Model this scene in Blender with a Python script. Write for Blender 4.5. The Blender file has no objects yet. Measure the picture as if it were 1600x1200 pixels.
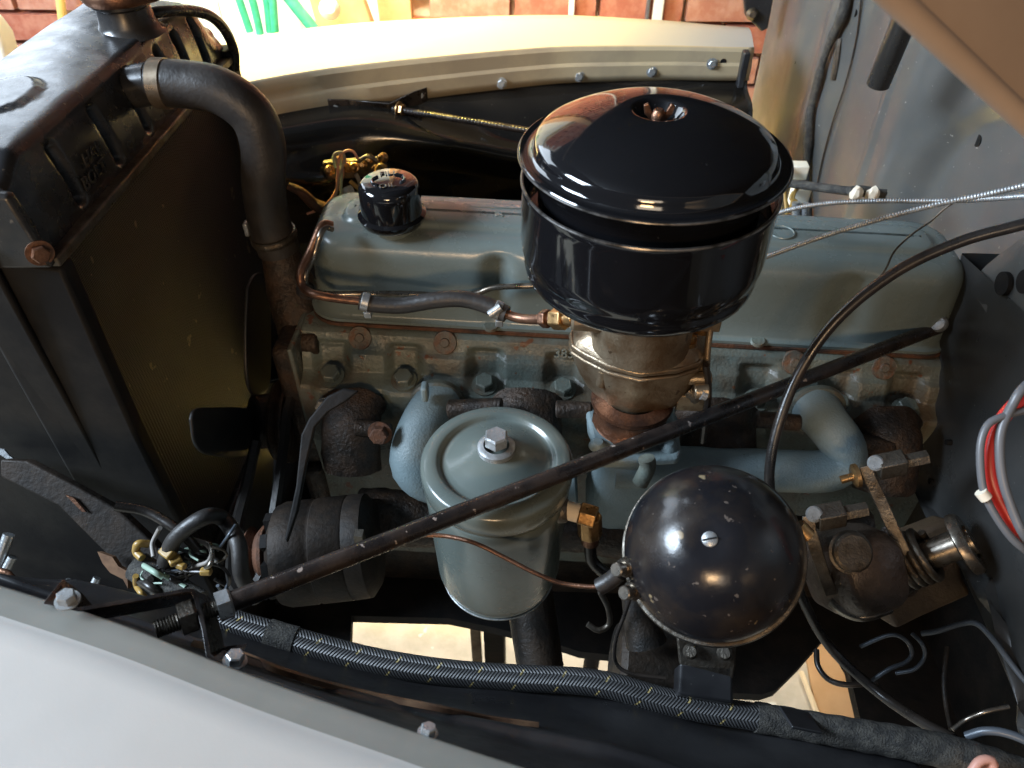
import bpy, bmesh, math, random
from mathutils import Vector, Matrix, noise
R = math.radians
random.seed(7)
sc = bpy.context.scene
col = sc.collection
# ---------------------------------------------------------------- camera
PITCH, YAW, FPX = R(43), R(3), 1200.0
CAM = Vector((0, 0, 1.6))
cd = bpy.data.cameras.new('camera'); cam = bpy.data.objects.new('camera', cd); col.objects.link(cam)
cam.location = CAM; cam.rotation_euler = (R(90) - PITCH, 0, YAW)
cd.sensor_width = 36; cd.lens = 27; cd.clip_start = .02; cd.clip_end = 60
cd.dof.use_dof = True; cd.dof.focus_distance = .80; cd.dof.aperture_fstop = 9
sc.camera = cam
fw = Vector((-math.sin(YAW) * math.cos(PITCH), math.cos(YAW) * math.cos(PITCH), -math.sin(PITCH)))
rt = Vector((math.cos(YAW), math.sin(YAW), 0)); up = rt.cross(fw)
def ray(x, y): return fw + rt * ((x - 800) / FPX) - up * ((y - 600) / FPX)
def P(x, y, d): return CAM + ray(x, y) * d
def PZ(x, y, z): v = ray(x, y); return CAM + v * ((z - CAM.z) / v.z)
def PY(x, y, Y): v = ray(x, y); return CAM + v * (Y / v.y)
def PX(x, y, X): v = ray(x, y); return CAM + v * (X / v.x)
# ---------------------------------------------------------------- world, lamps, exposure
w = bpy.data.worlds.new('World'); sc.world = w; w.use_nodes = True
w.node_tree.nodes['Background'].inputs[0].default_value = (.75, .85, 1, 1)
w.node_tree.nodes['Background'].inputs[1].default_value = .085
sc.view_settings.view_transform = 'Standard'; sc.view_settings.look = 'None'
sc.view_settings.exposure = 0; sc.view_settings.gamma = 1
def area(name, loc, target, sx, sy, power, color, spread=180):
    l = bpy.data.lights.new(name, 'AREA'); l.shape = 'RECTANGLE'; l.size = sx; l.size_y = sy
    l.energy = power; l.color = color; l.spread = R(spread)
    o = bpy.data.objects.new(name, l); col.objects.link(o); o.location = loc
    o.rotation_euler = (Vector(target) - Vector(loc)).to_track_quat('-Z', 'Y').to_euler()
    return o
area('side_door_lamp', (-1.1, 1.98, 1.98), (-.48, 1.66, 1.05), .35, .25, 50, (1, .74, .16), 48)
area('hood_fill_lamp', (-.2, -2.6, 2.3), (.2, .5, 1.6), 1.2, .6, 16, (1, .82, .62))  # added warm fill behind the camera, brightens the hood
area('wall_fill_lamp', (-.55, .85, 3.2), (-.50, 2.1, .90), 1.1, .2, 17, (1, .84, .58), 36)  # added narrow beam to brighten the bricks, no fixture there
area('front_door_lamp', (-2.6, .10, 2.62), (0, .45, 1.0), 1.2, 1.0, 235, (.70, .84, 1))
area('open_door_lamp', (-2.45, 2.45, 2.2), (-.4, .7, 1.2), 1.7, 1.5, 48, (.76, .87, 1))
area('work_lamp', (-.12, -.95, 1.62), (0, .8, 1.0), .28, .13, 6.8, (1, .60, .27))
area('floor_fill_lamp', (0, 1.75, .95), (0, .95, 0), 1.3, .3, 12.5, (1, .92, .80), 80)  # added fill that brightens the concrete under the chassis
# ---------------------------------------------------------------- materials
def mat(name, c, rough=.5, metal=0, c2=None, ns=25, lo=.42, hi=.62, bump=0, bs=300, coat=0, spots=None, rv=.0, spec=None, spots2=None):
    m = bpy.data.materials.new(name); m.use_nodes = True; nt = m.node_tree; N = nt.nodes; L = nt.links
    b = N['Principled BSDF']; b.inputs['Roughness'].default_value = rough; b.inputs['Metallic'].default_value = metal
    b.inputs['Coat Weight'].default_value = coat; b.inputs['Coat Roughness'].default_value = .08
    if spec is not None: b.inputs['Specular IOR Level'].default_value = spec
    tc = N.new('ShaderNodeTexCoord')
    def nz(scale, det=5, ro=.6):
        n = N.new('ShaderNodeTexNoise'); n.inputs['Scale'].default_value = scale; n.inputs['Detail'].default_value = det
        n.inputs['Roughness'].default_value = ro; L.new(tc.outputs['Object'], n.inputs['Vector']); return n.outputs['Fac']
    def ramp(f, a, d):
        r_ = N.new('ShaderNodeMapRange'); r_.inputs[1].default_value = a; r_.inputs[2].default_value = d; L.new(f, r_.inputs[0]); return r_.outputs[0]
    def mix(f, a, d):
        x = N.new('ShaderNodeMix'); x.data_type = 'RGBA'; L.new(f, x.inputs[0])
        if isinstance(a, tuple): x.inputs[6].default_value = (*a, 1)
        else: L.new(a, x.inputs[6])
        x.inputs[7].default_value = (*d, 1); return x.outputs[2]
    cur = None
    if c2: cur = mix(ramp(nz(ns), lo, hi), c, c2)
    for s in (spots, spots2):
        if s:
            cc, ss, th = s; cur = mix(ramp(nz(ss, 3, .5), th, th + .025), cur if cur else c, cc)
    if cur: L.new(cur, b.inputs['Base Color'])
    else: b.inputs['Base Color'].default_value = (*c, 1)
    if rv:
        q = N.new('ShaderNodeMapRange'); L.new(nz(ns * 1.7 + 8), q.inputs[0]); q.inputs[1].default_value = .3; q.inputs[2].default_value = .7
        q.inputs[3].default_value = max(.02, rough - rv); q.inputs[4].default_value = min(1, rough + rv); L.new(q.outputs[0], b.inputs['Roughness'])
    if bump:
        bn = N.new('ShaderNodeBump'); bn.inputs['Strength'].default_value = bump; bn.inputs['Distance'].default_value = .002
        L.new(nz(bs, 4), bn.inputs['Height']); L.new(bn.outputs[0], b.inputs['Normal'])
    return m
M = {}
M['gloss'] = mat('gloss_black_enamel', (.006, .006, .007), .08, 0, spots=((.07, .07, .07), 420, .745), coat=.6, rv=.03)
M['rimwear'] = mat('worn_rim_edge', (.20, .19, .18), .3, .8, (.05, .045, .04), 60)
M['black'] = mat('satin_black_paint', (.018, .018, .020), .38, 0, (.034, .034, .036), 9, bump=.15, bs=60, rv=.12, spots=((.12, .115, .11), 260, .735))
M['apron'] = mat('black_gloss_apron', (.009, .008, .007), .15, 0, (.014, .012, .010), 8, bump=.10, bs=18, rv=.08, spots=((.16, .15, .13), 300, .73))
M['grime'] = mat('greasy_black', (.010, .009, .008), .5, .1, (.035, .024, .016), 22, bump=.6, bs=220, rv=.2, spec=.35)
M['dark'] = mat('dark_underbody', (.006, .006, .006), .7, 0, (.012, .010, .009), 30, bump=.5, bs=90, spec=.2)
M['eng'] = mat('grey_blue_engine_paint', (.152, .188, .182), .26, 0, (.132, .160, .150), 7, .35, .7, bump=.12, bs=90, rv=.06)
M['cast'] = mat('cast_engine_paint', (.125, .150, .132), .33, 0, (.10, .080, .055), 16, .42, .66, bump=.55, bs=260, rv=.14, spots=((.13, .052, .024), 60, .66))
M['mani'] = mat('cast_manifold_paint', (.20, .265, .285), .45, 0, (.17, .22, .23), 14, bump=.5, bs=420, rv=.08, spots=((.03, .025, .02), 150, .74))
M['filt'] = mat('grey_green_filter_enamel', (.108, .128, .116), .25, 0, (.095, .112, .100), 6, bump=.06, bs=70, rv=.05, coat=.15, spots=((.05, .045, .03), 240, .76))
M['tan'] = mat('tan_rusty_strip', (.26, .15, .085), .45, .3, (.12, .065, .04), 30)
M['tab'] = mat('rusting_painted_tab', (.10, .085, .065), .5, 0, (.13, .06, .03), 90, .45, .6, bump=.6, bs=300)
M['rsup'] = mat('dull_radiator_support', (.012, .012, .013), .55, 0, (.022, .021, .020), 12, bump=.2, bs=60, spec=.12)
M['bandsteel'] = mat('tarnished_band_steel', (.42, .34, .25), .32, .8, (.30, .22, .15), 40, rv=.08)
M['rust'] = mat('rusty_iron', (.13, .052, .024), .7, .1, (.045, .026, .018), 40, bump=.8, bs=300, rv=.15)
M['sbox'] = mat('greasy_brown_housing', (.085, .062, .048), .38, .15, (.045, .03, .02), 26, bump=.7, bs=160, rv=.15)
M['sbox2'] = mat('brown_dusty_plate', (.12, .08, .045), .6, 0, (.08, .05, .03), 30, bump=.5, bs=200)
M['alt'] = mat('grimy_alternator_case', (.014, .011, .009), .6, .1, (.028, .019, .013), 30, bump=.5, bs=150, spec=.25)
M['exh'] = mat('burnt_exhaust_iron', (.024, .018, .014), .50, .25, (.055, .032, .019), 50, bump=1, bs=240, rv=.18)
M['carb'] = mat('dichromate_carburetor', (.31, .25, .175), .38, .75, (.16, .105, .06), 30, .38, .60, bump=.35, bs=320, rv=.1, spots=((.09, .055, .03), 90, .69))
M['carbd'] = mat('stained_carburetor_base', (.14, .062, .034), .3, .6, (.06, .03, .02), 40, bump=.5, bs=200, rv=.12)
M['brass'] = mat('brass', (.44, .27, .12), .33, .9, (.26, .15, .06), 60, bump=.2, bs=300, rv=.1)
M['steel'] = mat('zinc_steel', (.40, .42, .43), .33, .6, (.27, .28, .28), 80, bump=.2, bs=400, rv=.12)
M['dtube'] = mat('dark_smooth_steel', (.075, .07, .065), .3, .7, (.06, .055, .05), 20, rv=.05)
M['dsteel'] = mat('dull_dark_steel', (.14, .125, .105), .42, .8, (.07, .055, .04), 45, bump=.5, bs=300, rv=.15)
M['tube'] = mat('steel_line', (.26, .235, .20), .3, .9, (.16, .13, .10), 50, rv=.1)
M['copper'] = mat('oxidised_copper_line', (.22, .115, .07), .36, .8, (.12, .06, .04), 60, bump=.3, bs=300)
M['rubber'] = mat('black_rubber', (.020, .018, .017), .44, 0, (.034, .029, .025), 18, bump=.3, bs=180, rv=.08)
M['cable'] = mat('black_cable', (.014, .012, .011), .3, 0, (.028, .022, .018), 30, bump=.12, bs=120, rv=.08)
M['rod'] = mat('chipped_black_rod', (.014, .012, .012), .3, .1, (.035, .026, .022), 30, bump=.3, bs=150, rv=.1, spots=((.30, .25, .22), 110, .685))
M['horn'] = mat('aged_black_dome', (.009, .009, .011), .22, 0, (.026, .020, .016), 14, bump=.15, bs=60, rv=.07, coat=0, spots=((.22, .17, .10), 36, .68), spots2=((.09, .075, .065), 130, .685))
M['rad'] = mat('radiator_black', (.018, .019, .021), .27, .0, (.034, .031, .028), 16, bump=.16, bs=28, rv=.1, spots=((.10, .085, .07), 110, .72))
M['paint'] = mat('pale_grey_body_paint', (.40, .375, .345), .40, 0, (.37, .35, .325), 3, bump=.05, bs=350, rv=.07, spots=((.40, .38, .36), 260, .745))
M['hoodp'] = mat('warm_lit_hood_paint', (.46, .34, .25), .5, 0, (.40, .29, .21), 5)  # grey body paint with the warm light on the hood put into its colour
M['flange'] = mat('grey_green_fender_edge', (.25, .24, .21), .5, 0, (.21, .205, .18), 6)
M['ffl'] = mat('warm_lit_flange_paint', (.44, .35, .22), .45, 0, (.34, .27, .18), 9)  # same body paint, warm sunlit bounce put into its colour
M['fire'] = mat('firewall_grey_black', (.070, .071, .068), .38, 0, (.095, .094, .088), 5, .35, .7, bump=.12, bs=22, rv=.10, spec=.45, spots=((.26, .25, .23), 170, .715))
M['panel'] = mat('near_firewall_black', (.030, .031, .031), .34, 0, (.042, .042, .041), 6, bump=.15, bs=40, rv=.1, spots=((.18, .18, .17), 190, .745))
M['concrete'] = mat('concrete_floor', (.42, .385, .30), .8, 0, (.52, .48, .39), 14, bump=.4, bs=50, spots=((.62, .6, .52), 30, .66))
M['card'] = mat('cardboard', (.45, .27, .12), .8, 0, (.50, .31, .15), 12)
M['cardedge'] = mat('cardboard_cut_edge', (.75, .62, .40), .8)
M['brick1'] = mat('red_brick', (.33, .10, .06), .85, 0, (.42, .17, .11), 28, bump=.6, bs=90)
M['brick2'] = mat('dusty_red_brick', (.38, .15, .095), .85, 0, (.46, .24, .17), 24, bump=.6, bs=90)
M['brick3'] = mat('dark_red_brick', (.33, .10, .06), .85, 0, (.42, .17, .11), 24, bump=.6, bs=90)
M['mortar'] = mat('pale_mortar', (.56, .46, .37), .9, 0, (.66, .56, .46), 60, bump=.8, bs=120)
M['cream'] = mat('pale_cream_surface', (.80, .76, .62), .7, 0, (.84, .80, .68), 10)
M['white'] = mat('white_trim', (.78, .74, .66), .6)
M['wood'] = mat('tan_wood', (.50, .27, .13), .7, 0, (.56, .33, .17), 20)
M['yell'] = mat('yellow_pipe', (.78, .52, .16), .5)
M['green'] = mat('green_garden_hose', (.03, .30, .17), .4, 0, (.05, .38, .24), 60)
M['yplastic'] = mat('yellow_plastic', (.33, .20, .05), .4)
M['red'] = mat('red_wire', (.50, .03, .025), .35)
M['grey'] = mat('grey_wire', (.11, .11, .115), .4)
M['blued'] = mat('dull_blue_steel', (.07, .08, .09), .4, .4)
M['bluegrey'] = mat('blue_grey_line', (.085, .10, .12), .38, .2)
M['pinkw'] = mat('faded_pink_wire', (.50, .25, .19), .5)
M['greenw'] = mat('faded_green_wire', (.27, .37, .29), .5)
M['greyw'] = mat('faded_grey_wire', (.26, .235, .21), .5)
M['tape'] = mat('white_sealing_tape', (.75, .66, .52), .6)
M['fan'] = mat('fan_blade_black', (.012, .013, .014), .42, 0, (.02, .02, .02), 20)
M['cloth'] = mat('frayed_fabric_tape', (.030, .029, .027), .8, 0, (.075, .07, .06), 120, bump=1, bs=500)
# radiator core: fine corrugated fins
def fin_mat():
    m = mat('radiator_fins', (.018, .018, .019), .5, 0, (.026, .023, .021), 7, .42, .75, spots=((.16, .12, .085), 42, .69))
    nt = m.node_tree; N = nt.nodes; L = nt.links
    tc = N.new('ShaderNodeTexCoord'); a = N.new('ShaderNodeTexWave'); a.inputs['Scale'].default_value = 130; a.bands_direction = 'Z'
    a.inputs['Distortion'].default_value = .4
    b = N.new('ShaderNodeTexWave'); b.inputs['Scale'].default_value = 60; b.bands_direction = 'Y'; b.inputs['Distortion'].default_value = .5
    L.new(tc.outputs['Object'], a.inputs[0]); L.new(tc.outputs['Object'], b.inputs[0])
    ad = N.new('ShaderNodeMath'); L.new(a.outputs['Fac'], ad.inputs[0]); L.new(b.outputs['Fac'], ad.inputs[1])
    bn = N.new('ShaderNodeBump'); bn.inputs['Strength'].default_value = 1; bn.inputs['Distance'].default_value = .0025
    L.new(ad.outputs[0], bn.inputs['Height']); L.new(bn.outputs[0], N['Principled BSDF'].inputs['Normal']); return m
M['fins'] = fin_mat()
def braid_mat():
    m = bpy.data.materials.new('braided_loom_cloth'); m.use_nodes = True; nt = m.node_tree; N = nt.nodes; L = nt.links
    b = N['Principled BSDF']; b.inputs['Roughness'].default_value = .45
    uv = N.new('ShaderNodeUVMap'); uv.uv_map = 'UVMap'; s = N.new('ShaderNodeSeparateXYZ'); L.new(uv.outputs[0], s.inputs[0])
    def ma(op, a, c):
        n = N.new('ShaderNodeMath'); n.operation = op
        for i, v in enumerate((a, c)):
            if v is None: continue
            if isinstance(v, (int, float)): n.inputs[i].default_value = v
            else: L.new(v, n.inputs[i])
        return n.outputs[0]
    U, V = s.outputs[0], s.outputs[1]
    tri = ma('PINGPONG', ma('MULTIPLY', U, 8), 1)                   # zig-zag weave round the loom
    ph = ma('ADD', ma('MULTIPLY', V, 310), ma('MULTIPLY', tri, 2.0))
    thr = ma('PINGPONG', ph, .5)
    h = ma('MULTIPLY', thr, 2)
    mx = N.new('ShaderNodeMix'); mx.data_type = 'RGBA'; L.new(h, mx.inputs[0])
    mx.inputs[6].default_value = (.008, .008, .009, 1); mx.inputs[7].default_value = (.095, .096, .098, 1)
    # sparse yellow tracer threads
    f = ma('FRACT', ma('ADD', ma('MULTIPLY', V, 25.5), ma('MULTIPLY', U, 1.0)), None)
    g = ma('LESS_THAN', f, .045)
    g2 = ma('LESS_THAN', ma('FRACT', ma('MULTIPLY', U, 5), None), .42)
    gg = ma('MULTIPLY', g, g2)
    m2 = N.new('ShaderNodeMix'); m2.data_type = 'RGBA'; L.new(gg, m2.inputs[0]); L.new(mx.outputs[2], m2.inputs[6])
    m2.inputs[7].default_value = (.42, .33, .13, 1); L.new(m2.outputs[2], b.inputs['Base Color'])
    bn = N.new('ShaderNodeBump'); bn.inputs['Strength'].default_value = .8; bn.inputs['Distance'].default_value = .001
    L.new(h, bn.inputs['Height']); L.new(bn.outputs[0], b.inputs['Normal']); return m
M['braid'] = braid_mat()
# ---------------------------------------------------------------- mesh helpers
def basis(d):
    d = Vector(d).normalized(); a = Vector((0, 0, 1)) if abs(d.z) < .9 else Vector((1, 0, 0))
    x = a.cross(d).normalized(); return x, d.cross(x).normalized(), d
def smooth_path(pts, n=8):
    pts = [Vector(p) for p in pts]
    if len(pts) < 3: return pts
    q = [pts[0] * 2 - pts[1]] + pts + [pts[-1] * 2 - pts[-2]]; out = []
    for i in range(1, len(q) - 2):
        a, b, c, d = q[i - 1:i + 3]
        for k in range(n):
            t = k / n
            out.append(.5 * ((2 * b) + (c - a) * t + (2 * a - 5 * b + 4 * c - d) * t * t + (3 * b - a - 3 * c + d) * t ** 3))
    out.append(pts[-1]); return out
def resample(path, step):
    L = [0]
    for a, b in zip(path, path[1:]): L.append(L[-1] + (b - a).length)
    n = max(2, int(L[-1] / step)); out = []; j = 0
    for i in range(n + 1):
        s = L[-1] * i / n
        while j < len(L) - 2 and L[j + 1] < s: j += 1
        t = (s - L[j]) / max(1e-9, L[j + 1] - L[j]); out.append(path[j].lerp(path[j + 1], min(1, max(0, t))))
    return out
class MB:
    def __init__(s): s.bm = bmesh.new(); s.uv = s.bm.loops.layers.uv.new('UVMap')
    def f(s, vs):
        try: return s.bm.faces.new(vs)
        except ValueError: return None
    def rings(s, rs, cap0=True, cap1=True, closed=True):
        V = [[s.bm.verts.new(p) for p in r_] for r_ in rs]
        for a, b in zip(V, V[1:]):
            n = len(a)
            for i in range(n if closed else n - 1): s.f((a[i], a[(i + 1) % n], b[(i + 1) % n], b[i]))
        if cap0 and closed: s.f(V[0][::-1])
        if cap1 and closed: s.f(V[-1])
        return s
    def lathe(s, prof, c=(0, 0, 0), ax=(0, 0, 1), n=48):
        x, y, z = basis(ax); c = Vector(c)
        prev = None
        for r_, h in prof:
            if r_ < 1e-5: cur = [s.bm.verts.new(c + z * h)]
            else: cur = [s.bm.verts.new(c + z * h + (x * math.cos(2 * math.pi * i / n) + y * math.sin(2 * math.pi * i / n)) * r_) for i in range(n)]
            if prev:
                for i in range(n):
                    j = (i + 1) % n
                    if len(prev) == 1 and len(cur) > 1: s.f((prev[0], cur[i], cur[j])[::-1])
                    elif len(cur) == 1 and len(prev) > 1: s.f((prev[i], prev[j], cur[0]))
                    elif len(cur) > 1: s.f((prev[i], prev[j], cur[j], cur[i]))
            prev = cur
        return s
    def cyl(s, a, b, r_, r2=None, n=24, ch=0):
        a, b = Vector(a), Vector(b); h = (b - a).length; r2 = r_ if r2 is None else r2
        if ch: pr = [(0, 0), (r_ - ch, 0), (r_, ch), (r2, h - ch), (r2 - ch, h), (0, h)]
        else: pr = [(0, 0), (r_, 0), (r2, h), (0, h)]
        return s.lathe(pr, a, b - a, n)
    def tube(s, pts, r_, n=12, sm=8, step=None, rf=None):
        path = smooth_path(pts, sm) if sm else [Vector(p) for p in pts]
        if step: path = resample(path, step)
        x = None; Ls = 0; rows = []
        for i, p in enumerate(path):
            t = (path[min(i + 1, len(path) - 1)] - path[max(i - 1, 0)]).normalized()
            if x is None: x, _, _ = basis(t)
            x = (x - t * x.dot(t)).normalized(); y = t.cross(x)
            if i: Ls += (p - path[i - 1]).length
            u = i / (len(path) - 1)
            rr = rf(u, Ls) if rf else (r_[0] + (r_[1] - r_[0]) * u if isinstance(r_, tuple) else r_)
            rows.append(([s.bm.verts.new(p + (x * math.cos(2 * math.pi * k / n) + y * math.sin(2 * math.pi * k / n)) * rr) for k in range(n)], Ls))
        for (a, la), (b, lb) in zip(rows, rows[1:]):
            for k in range(n):
                j = (k + 1) % n; F = s.f((a[k], a[j], b[j], b[k]))
                if F:
                    for lp, uvv in zip(F.loops, ((k / n, la), ((k + 1) / n, la), ((k + 1) / n, lb), (k / n, lb))): lp[s.uv].uv = uvv
        s.f(rows[0][0][::-1]); s.f(rows[-1][0]); return s
    def box(s, c, sz, m=None):
        c = Vector(c); h = Vector(sz) / 2; v = []
        for sx in (-1, 1):
            for sy in (-1, 1):
                for sz_ in (-1, 1):
                    p = Vector((sx * h.x, sy * h.y, sz_ * h.z))
                    v.append(s.bm.verts.new(c + (m @ p if m else p)))
        for q in ((0, 1, 3, 2), (4, 6, 7, 5), (0, 4, 5, 1), (2, 3, 7, 6), (0, 2, 6, 4), (1, 5, 7, 3)): s.f([v[i] for i in q])
        return s
    def prism(s, poly, off):
        off = Vector(off); a = [s.bm.verts.new(Vector(p)) for p in poly]; b = [s.bm.verts.new(Vector(p) + off) for p in poly]
        n = len(a); s.f(a[::-1]); s.f(b)
        for i in range(n): s.f((a[i], a[(i + 1) % n], b[(i + 1) % n], b[i]))
        return s
    def grid(s, fn, nu, nv, th=0):
        V = [[s.bm.verts.new(fn(i / nu, j / nv)) for j in range(nv + 1)] for i in range(nu + 1)]
        for i in range(nu):
            for j in range(nv): s.f((V[i][j], V[i + 1][j], V[i + 1][j + 1], V[i][j + 1]))
        return s
    def hexbolt(s, c, ax, r_, h, washer=1.45, dome=True):
        x, y, z = basis(ax); c = Vector(c)
        if washer: s.lathe([(0, 0), (r_ * washer, 0), (r_ * washer, h * .18), (r_ * .9, h * .2)], c, z, 24)
        hx = lambda rr, hh: [c + z * hh + (x * math.cos(k * math.pi / 3) + y * math.sin(k * math.pi / 3)) * rr for k in range(6)]
        s.rings([hx(r_, h * .19), hx(r_, h * .88), hx(r_ * .86, h)]); return s
WL = {}
def wloc(o): return WL.get(o.name, Vector((0, 0, 0)))
def build(name, mb, m, parent=None, bev=0, sub=0, ang=38, solid=0, kind=None, flat=False, label=None):
    bm = mb.bm; bmesh.ops.remove_doubles(bm, verts=bm.verts, dist=1e-6) if len(bm.verts) < 60000 else None
    bmesh.ops.recalc_face_normals(bm, faces=bm.faces)
    lo = Vector([min(v.co[i] for v in bm.verts) for i in range(3)]); hi = Vector([max(v.co[i] for v in bm.verts) for i in range(3)])
    c = (lo + hi) / 2; c.z = lo.z
    for v in bm.verts: v.co -= c
    me = bpy.data.meshes.new(name); bm.to_mesh(me); bm.free()
    me.materials.append(M[m] if isinstance(m, str) else m)
    if not flat:
        for p in me.polygons: p.use_smooth = True
        me.set_sharp_from_angle(angle=R(ang))
    o = bpy.data.objects.new(name, me); col.objects.link(o)
    o.location = c - (wloc(parent) if parent else Vector((0, 0, 0)))
    if parent: o.parent = parent
    WL[o.name] = c
    if bev:
        b = o.modifiers.new('bevel', 'BEVEL'); b.width = bev; b.segments = 3; b.limit_method = 'ANGLE'; b.angle_limit = R(35); b.harden_normals = False
    if solid:
        b = o.modifiers.new('solid', 'SOLIDIFY'); b.thickness = solid; b.offset = -1
    if sub:
        b = o.modifiers.new('sub', 'SUBSURF'); b.levels = sub; b.render_levels = sub
    if kind: o['kind'] = kind
    if label: o['label'] = label
    return o
def thing(name, loc, label, cat, group=None):
    o = bpy.data.objects.new(name, None); col.objects.link(o); o.location = loc; o.empty_display_size = .02; WL[o.name] = Vector(loc)
    o['label'] = label; o['category'] = cat
    if group: o['group'] = group
    return o
def tag(o, label, cat, group=None):
    o['label'] = label; o['category'] = cat
    if group: o['group'] = group
    return o
def inst(src, loc, parent, ax=None, spin=0, scale=1):
    o = src.copy(); col.objects.link(o); WL[o.name] = Vector(loc); o.parent = parent
    o.location = Vector(loc) - (wloc(parent) if parent else Vector())
    if ax is not None:
        x, y, z = basis(ax); m = Matrix((x, y, z)).transposed(); o.rotation_euler = (m @ Matrix.Rotation(spin, 3, 'Z')).to_euler()
    o.scale = (scale,) * 3
    return o
def text_mesh(txt, size, depth, m, mtx, parent, name='embossed_lettering'):
    cu = bpy.data.curves.new('t', 'FONT'); cu.body = txt; cu.size = size; cu.extrude = depth; cu.align_x = 'CENTER'; cu.align_y = 'CENTER'; cu.resolution_u = 2
    cu.bevel_depth = size * .02
    t = bpy.data.objects.new('t', cu); col.objects.link(t)
    bpy.context.view_layer.update()
    me = bpy.data.meshes.new_from_object(t); bpy.data.objects.remove(t)
    me.transform(mtx); bmx = MB(); bmx.bm.from_mesh(me)
    return build(name, bmx, m, parent, flat=True)
def gauss(a, s): return math.exp(-(a / s) ** 2)
def sstep(a, b, x): t = min(1, max(0, (x - a) / (b - a))); return t * t * (3 - 2 * t)
def nzv(x, y, z, s): return noise.noise(Vector((x * s, y * s, z * s)))
# ================================================================ SETTING
fl = MB(); fl.grid(lambda u, v: Vector((-6 + 12 * u, -5 + 10 * v, 0)), 1, 1)
o = build('floor', fl, 'concrete', kind='structure')
# far brick wall, Y = 2.1
WY = 2.1
wall = thing('brick_wall', (0, WY, 0), 'sunlit red brick wall with pale mortar behind the truck', 'wall')
bk = MB(); bk.box((-1.43, WY + .066, .65), (.38, .1, 1.3)); bk.box((1.2, WY + .066, 1.3), (3.2, .1, 2.6)); bk.box((-.81, WY + .066, 2.3), (.84, .1, .6)); bk.box((-.81, WY + .066, .25), (.84, .1, .5))
build('mortar_bed', bk, 'mortar', wall, flat=True)
bw, bh, bt, mo = .205, .066, .05, .012
bmeshes = []
for k in range(6):
    mb = MB()
    mb.box((0, 0, 0), (bw, bt, bh))
    bmesh.ops.subdivide_edges(mb.bm, edges=mb.bm.edges, cuts=1)
    for v in mb.bm.verts: v.co += Vector((random.uniform(-1, 1), random.uniform(-.6, .6), random.uniform(-1, 1))) * .0022
    me = bpy.data.meshes.new('brick'); mb.bm.to_mesh(me); mb.bm.free(); me.materials.append(M[['brick1', 'brick2', 'brick3', 'brick2', 'brick1', 'brick2'][k]])
    bmeshes.append(me)
rest = {'brick1': MB(), 'brick2': MB(), 'brick3': MB()}
nb = 0
for row in range(33):
    z = .04 + row * (bh + mo)
    for i in range(-12, 9):
        x = i * (bw + mo) + (row % 2) * (bw + mo) / 2
        if x < -1.56 or (z > 1.25 and x < -1.0): continue
        if -1.27 < x < -.34 and .5 < z < 2.0:
            continue
        y = WY + .0 + random.uniform(-.002, .003)
        if .80 < z < 1.16 and -2.0 < x < .9:
            b = bpy.data.objects.new('brick', random.choice(bmeshes)); col.objects.link(b); b.parent = wall
            b.location = (x, y - WY, z); b.rotation_euler.z = random.uniform(-.01, .01); nb += 1
        else: rest[random.choice(list(rest))].box((x, y, z), (bw, bt, bh))
for k, v in rest.items(): build('brick', v, k, wall, kind='stuff', flat=True)
# added board standing in for blown-out daylight, with trims, pipes and green hose
inf = thing('daylight_board', (-.92, WY + .12, .4), 'added cream board standing in for bright daylight in the wall opening', 'board')
mb = MB(); mb.box((-.81, WY + .13, 1.3), (.84, .02, 1.6)); build('board', mb, 'cream', inf, flat=True)
mb = MB()
for xx in (-1.15, -.93, -.71): mb.box((xx, WY + .117, 1.3), (.006, .006, 1.6))
for zz in (.8, .95, 1.1, 1.4): mb.box((-.81, WY + .1155, zz), (.84, .003, .006))
build('batten', mb, 'white', inf, flat=True)
def strip(px, name, m, wpx, label, cat, zc=1.3, y=WY - .04):
    p = PY(px, 15, y); q = PY(px + wpx, 15, y); mb = MB(); mb.box((p.x, y, zc), (q.x - p.x, .025, 2.6 if zc == 1.3 else 1))
    return tag(build(name, mb, m, None, bev=.003), label, cat)
strip(618, 'door_post', 'wood', 52, 'tan wooden door post left of the bricks above the far fender', 'post')
strip(893, 'wall_strip', 'white', 9, 'narrow white strip on the bricks, nearer the middle', 'strip')
strip(1028, 'wall_strip', 'white', 16, 'wider white strip on the bricks above the air cleaner', 'strip')
strip(1012, 'wall_pipe', 'grey', 5, 'thin grey conduit beside the wider white strip on the bricks', 'pipe')
a, b_ = PY(88, -60, WY - .06), PY(104, 90, WY - .06)
mb = MB(); mb.cyl(a, b_, .011, n=16); tag(build('leaning_pipe', mb, 'yell'), 'yellow pipe leaning on the bricks left of the radiator', 'pipe')
mb = MB(); mb.prism([PY(-20, 30, 1.5), PY(2, 60, 1.5), PY(24, 132, 1.5), PY(10, 190, 1.5), PY(-60, 260, 1.5), PY(-70, 50, 1.5)], (0, .05, 0))
tag(build('white_bin', mb, 'white', bev=.01), 'edge of a white box at far left before the bricks', 'box')
def hose_loop(x0, z0, r_, n, nm, lab):
    for k in range(n):
        pts = []
        xx = x0 + k * .03
        for t in range(9): pts.append((xx + .012 * math.sin(t * .9 + k), WY - .03 - .015 * (k % 2), 1.5 - t * .075))
        mb = MB(); mb.tube(pts, r_, 10); tag(build(nm, mb, 'green'), lab[k], 'hose')
hose_loop(PY(375, 5, WY - .03).x, 1, .010, 4, 'garden_hose', ['leftmost green hose strand hanging behind the radiator', 'second green hose strand hanging behind the radiator', 'third green hose strand hanging behind the radiator', 'fourth green hose strand, rightmost behind the radiator'])
mb = MB(); mb.tube([PY(430, -30, 1.9), PY(462, 10, 1.9), PY(500, 60, 1.9), PY(520, 110, 1.9)], .014, 10)
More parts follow.
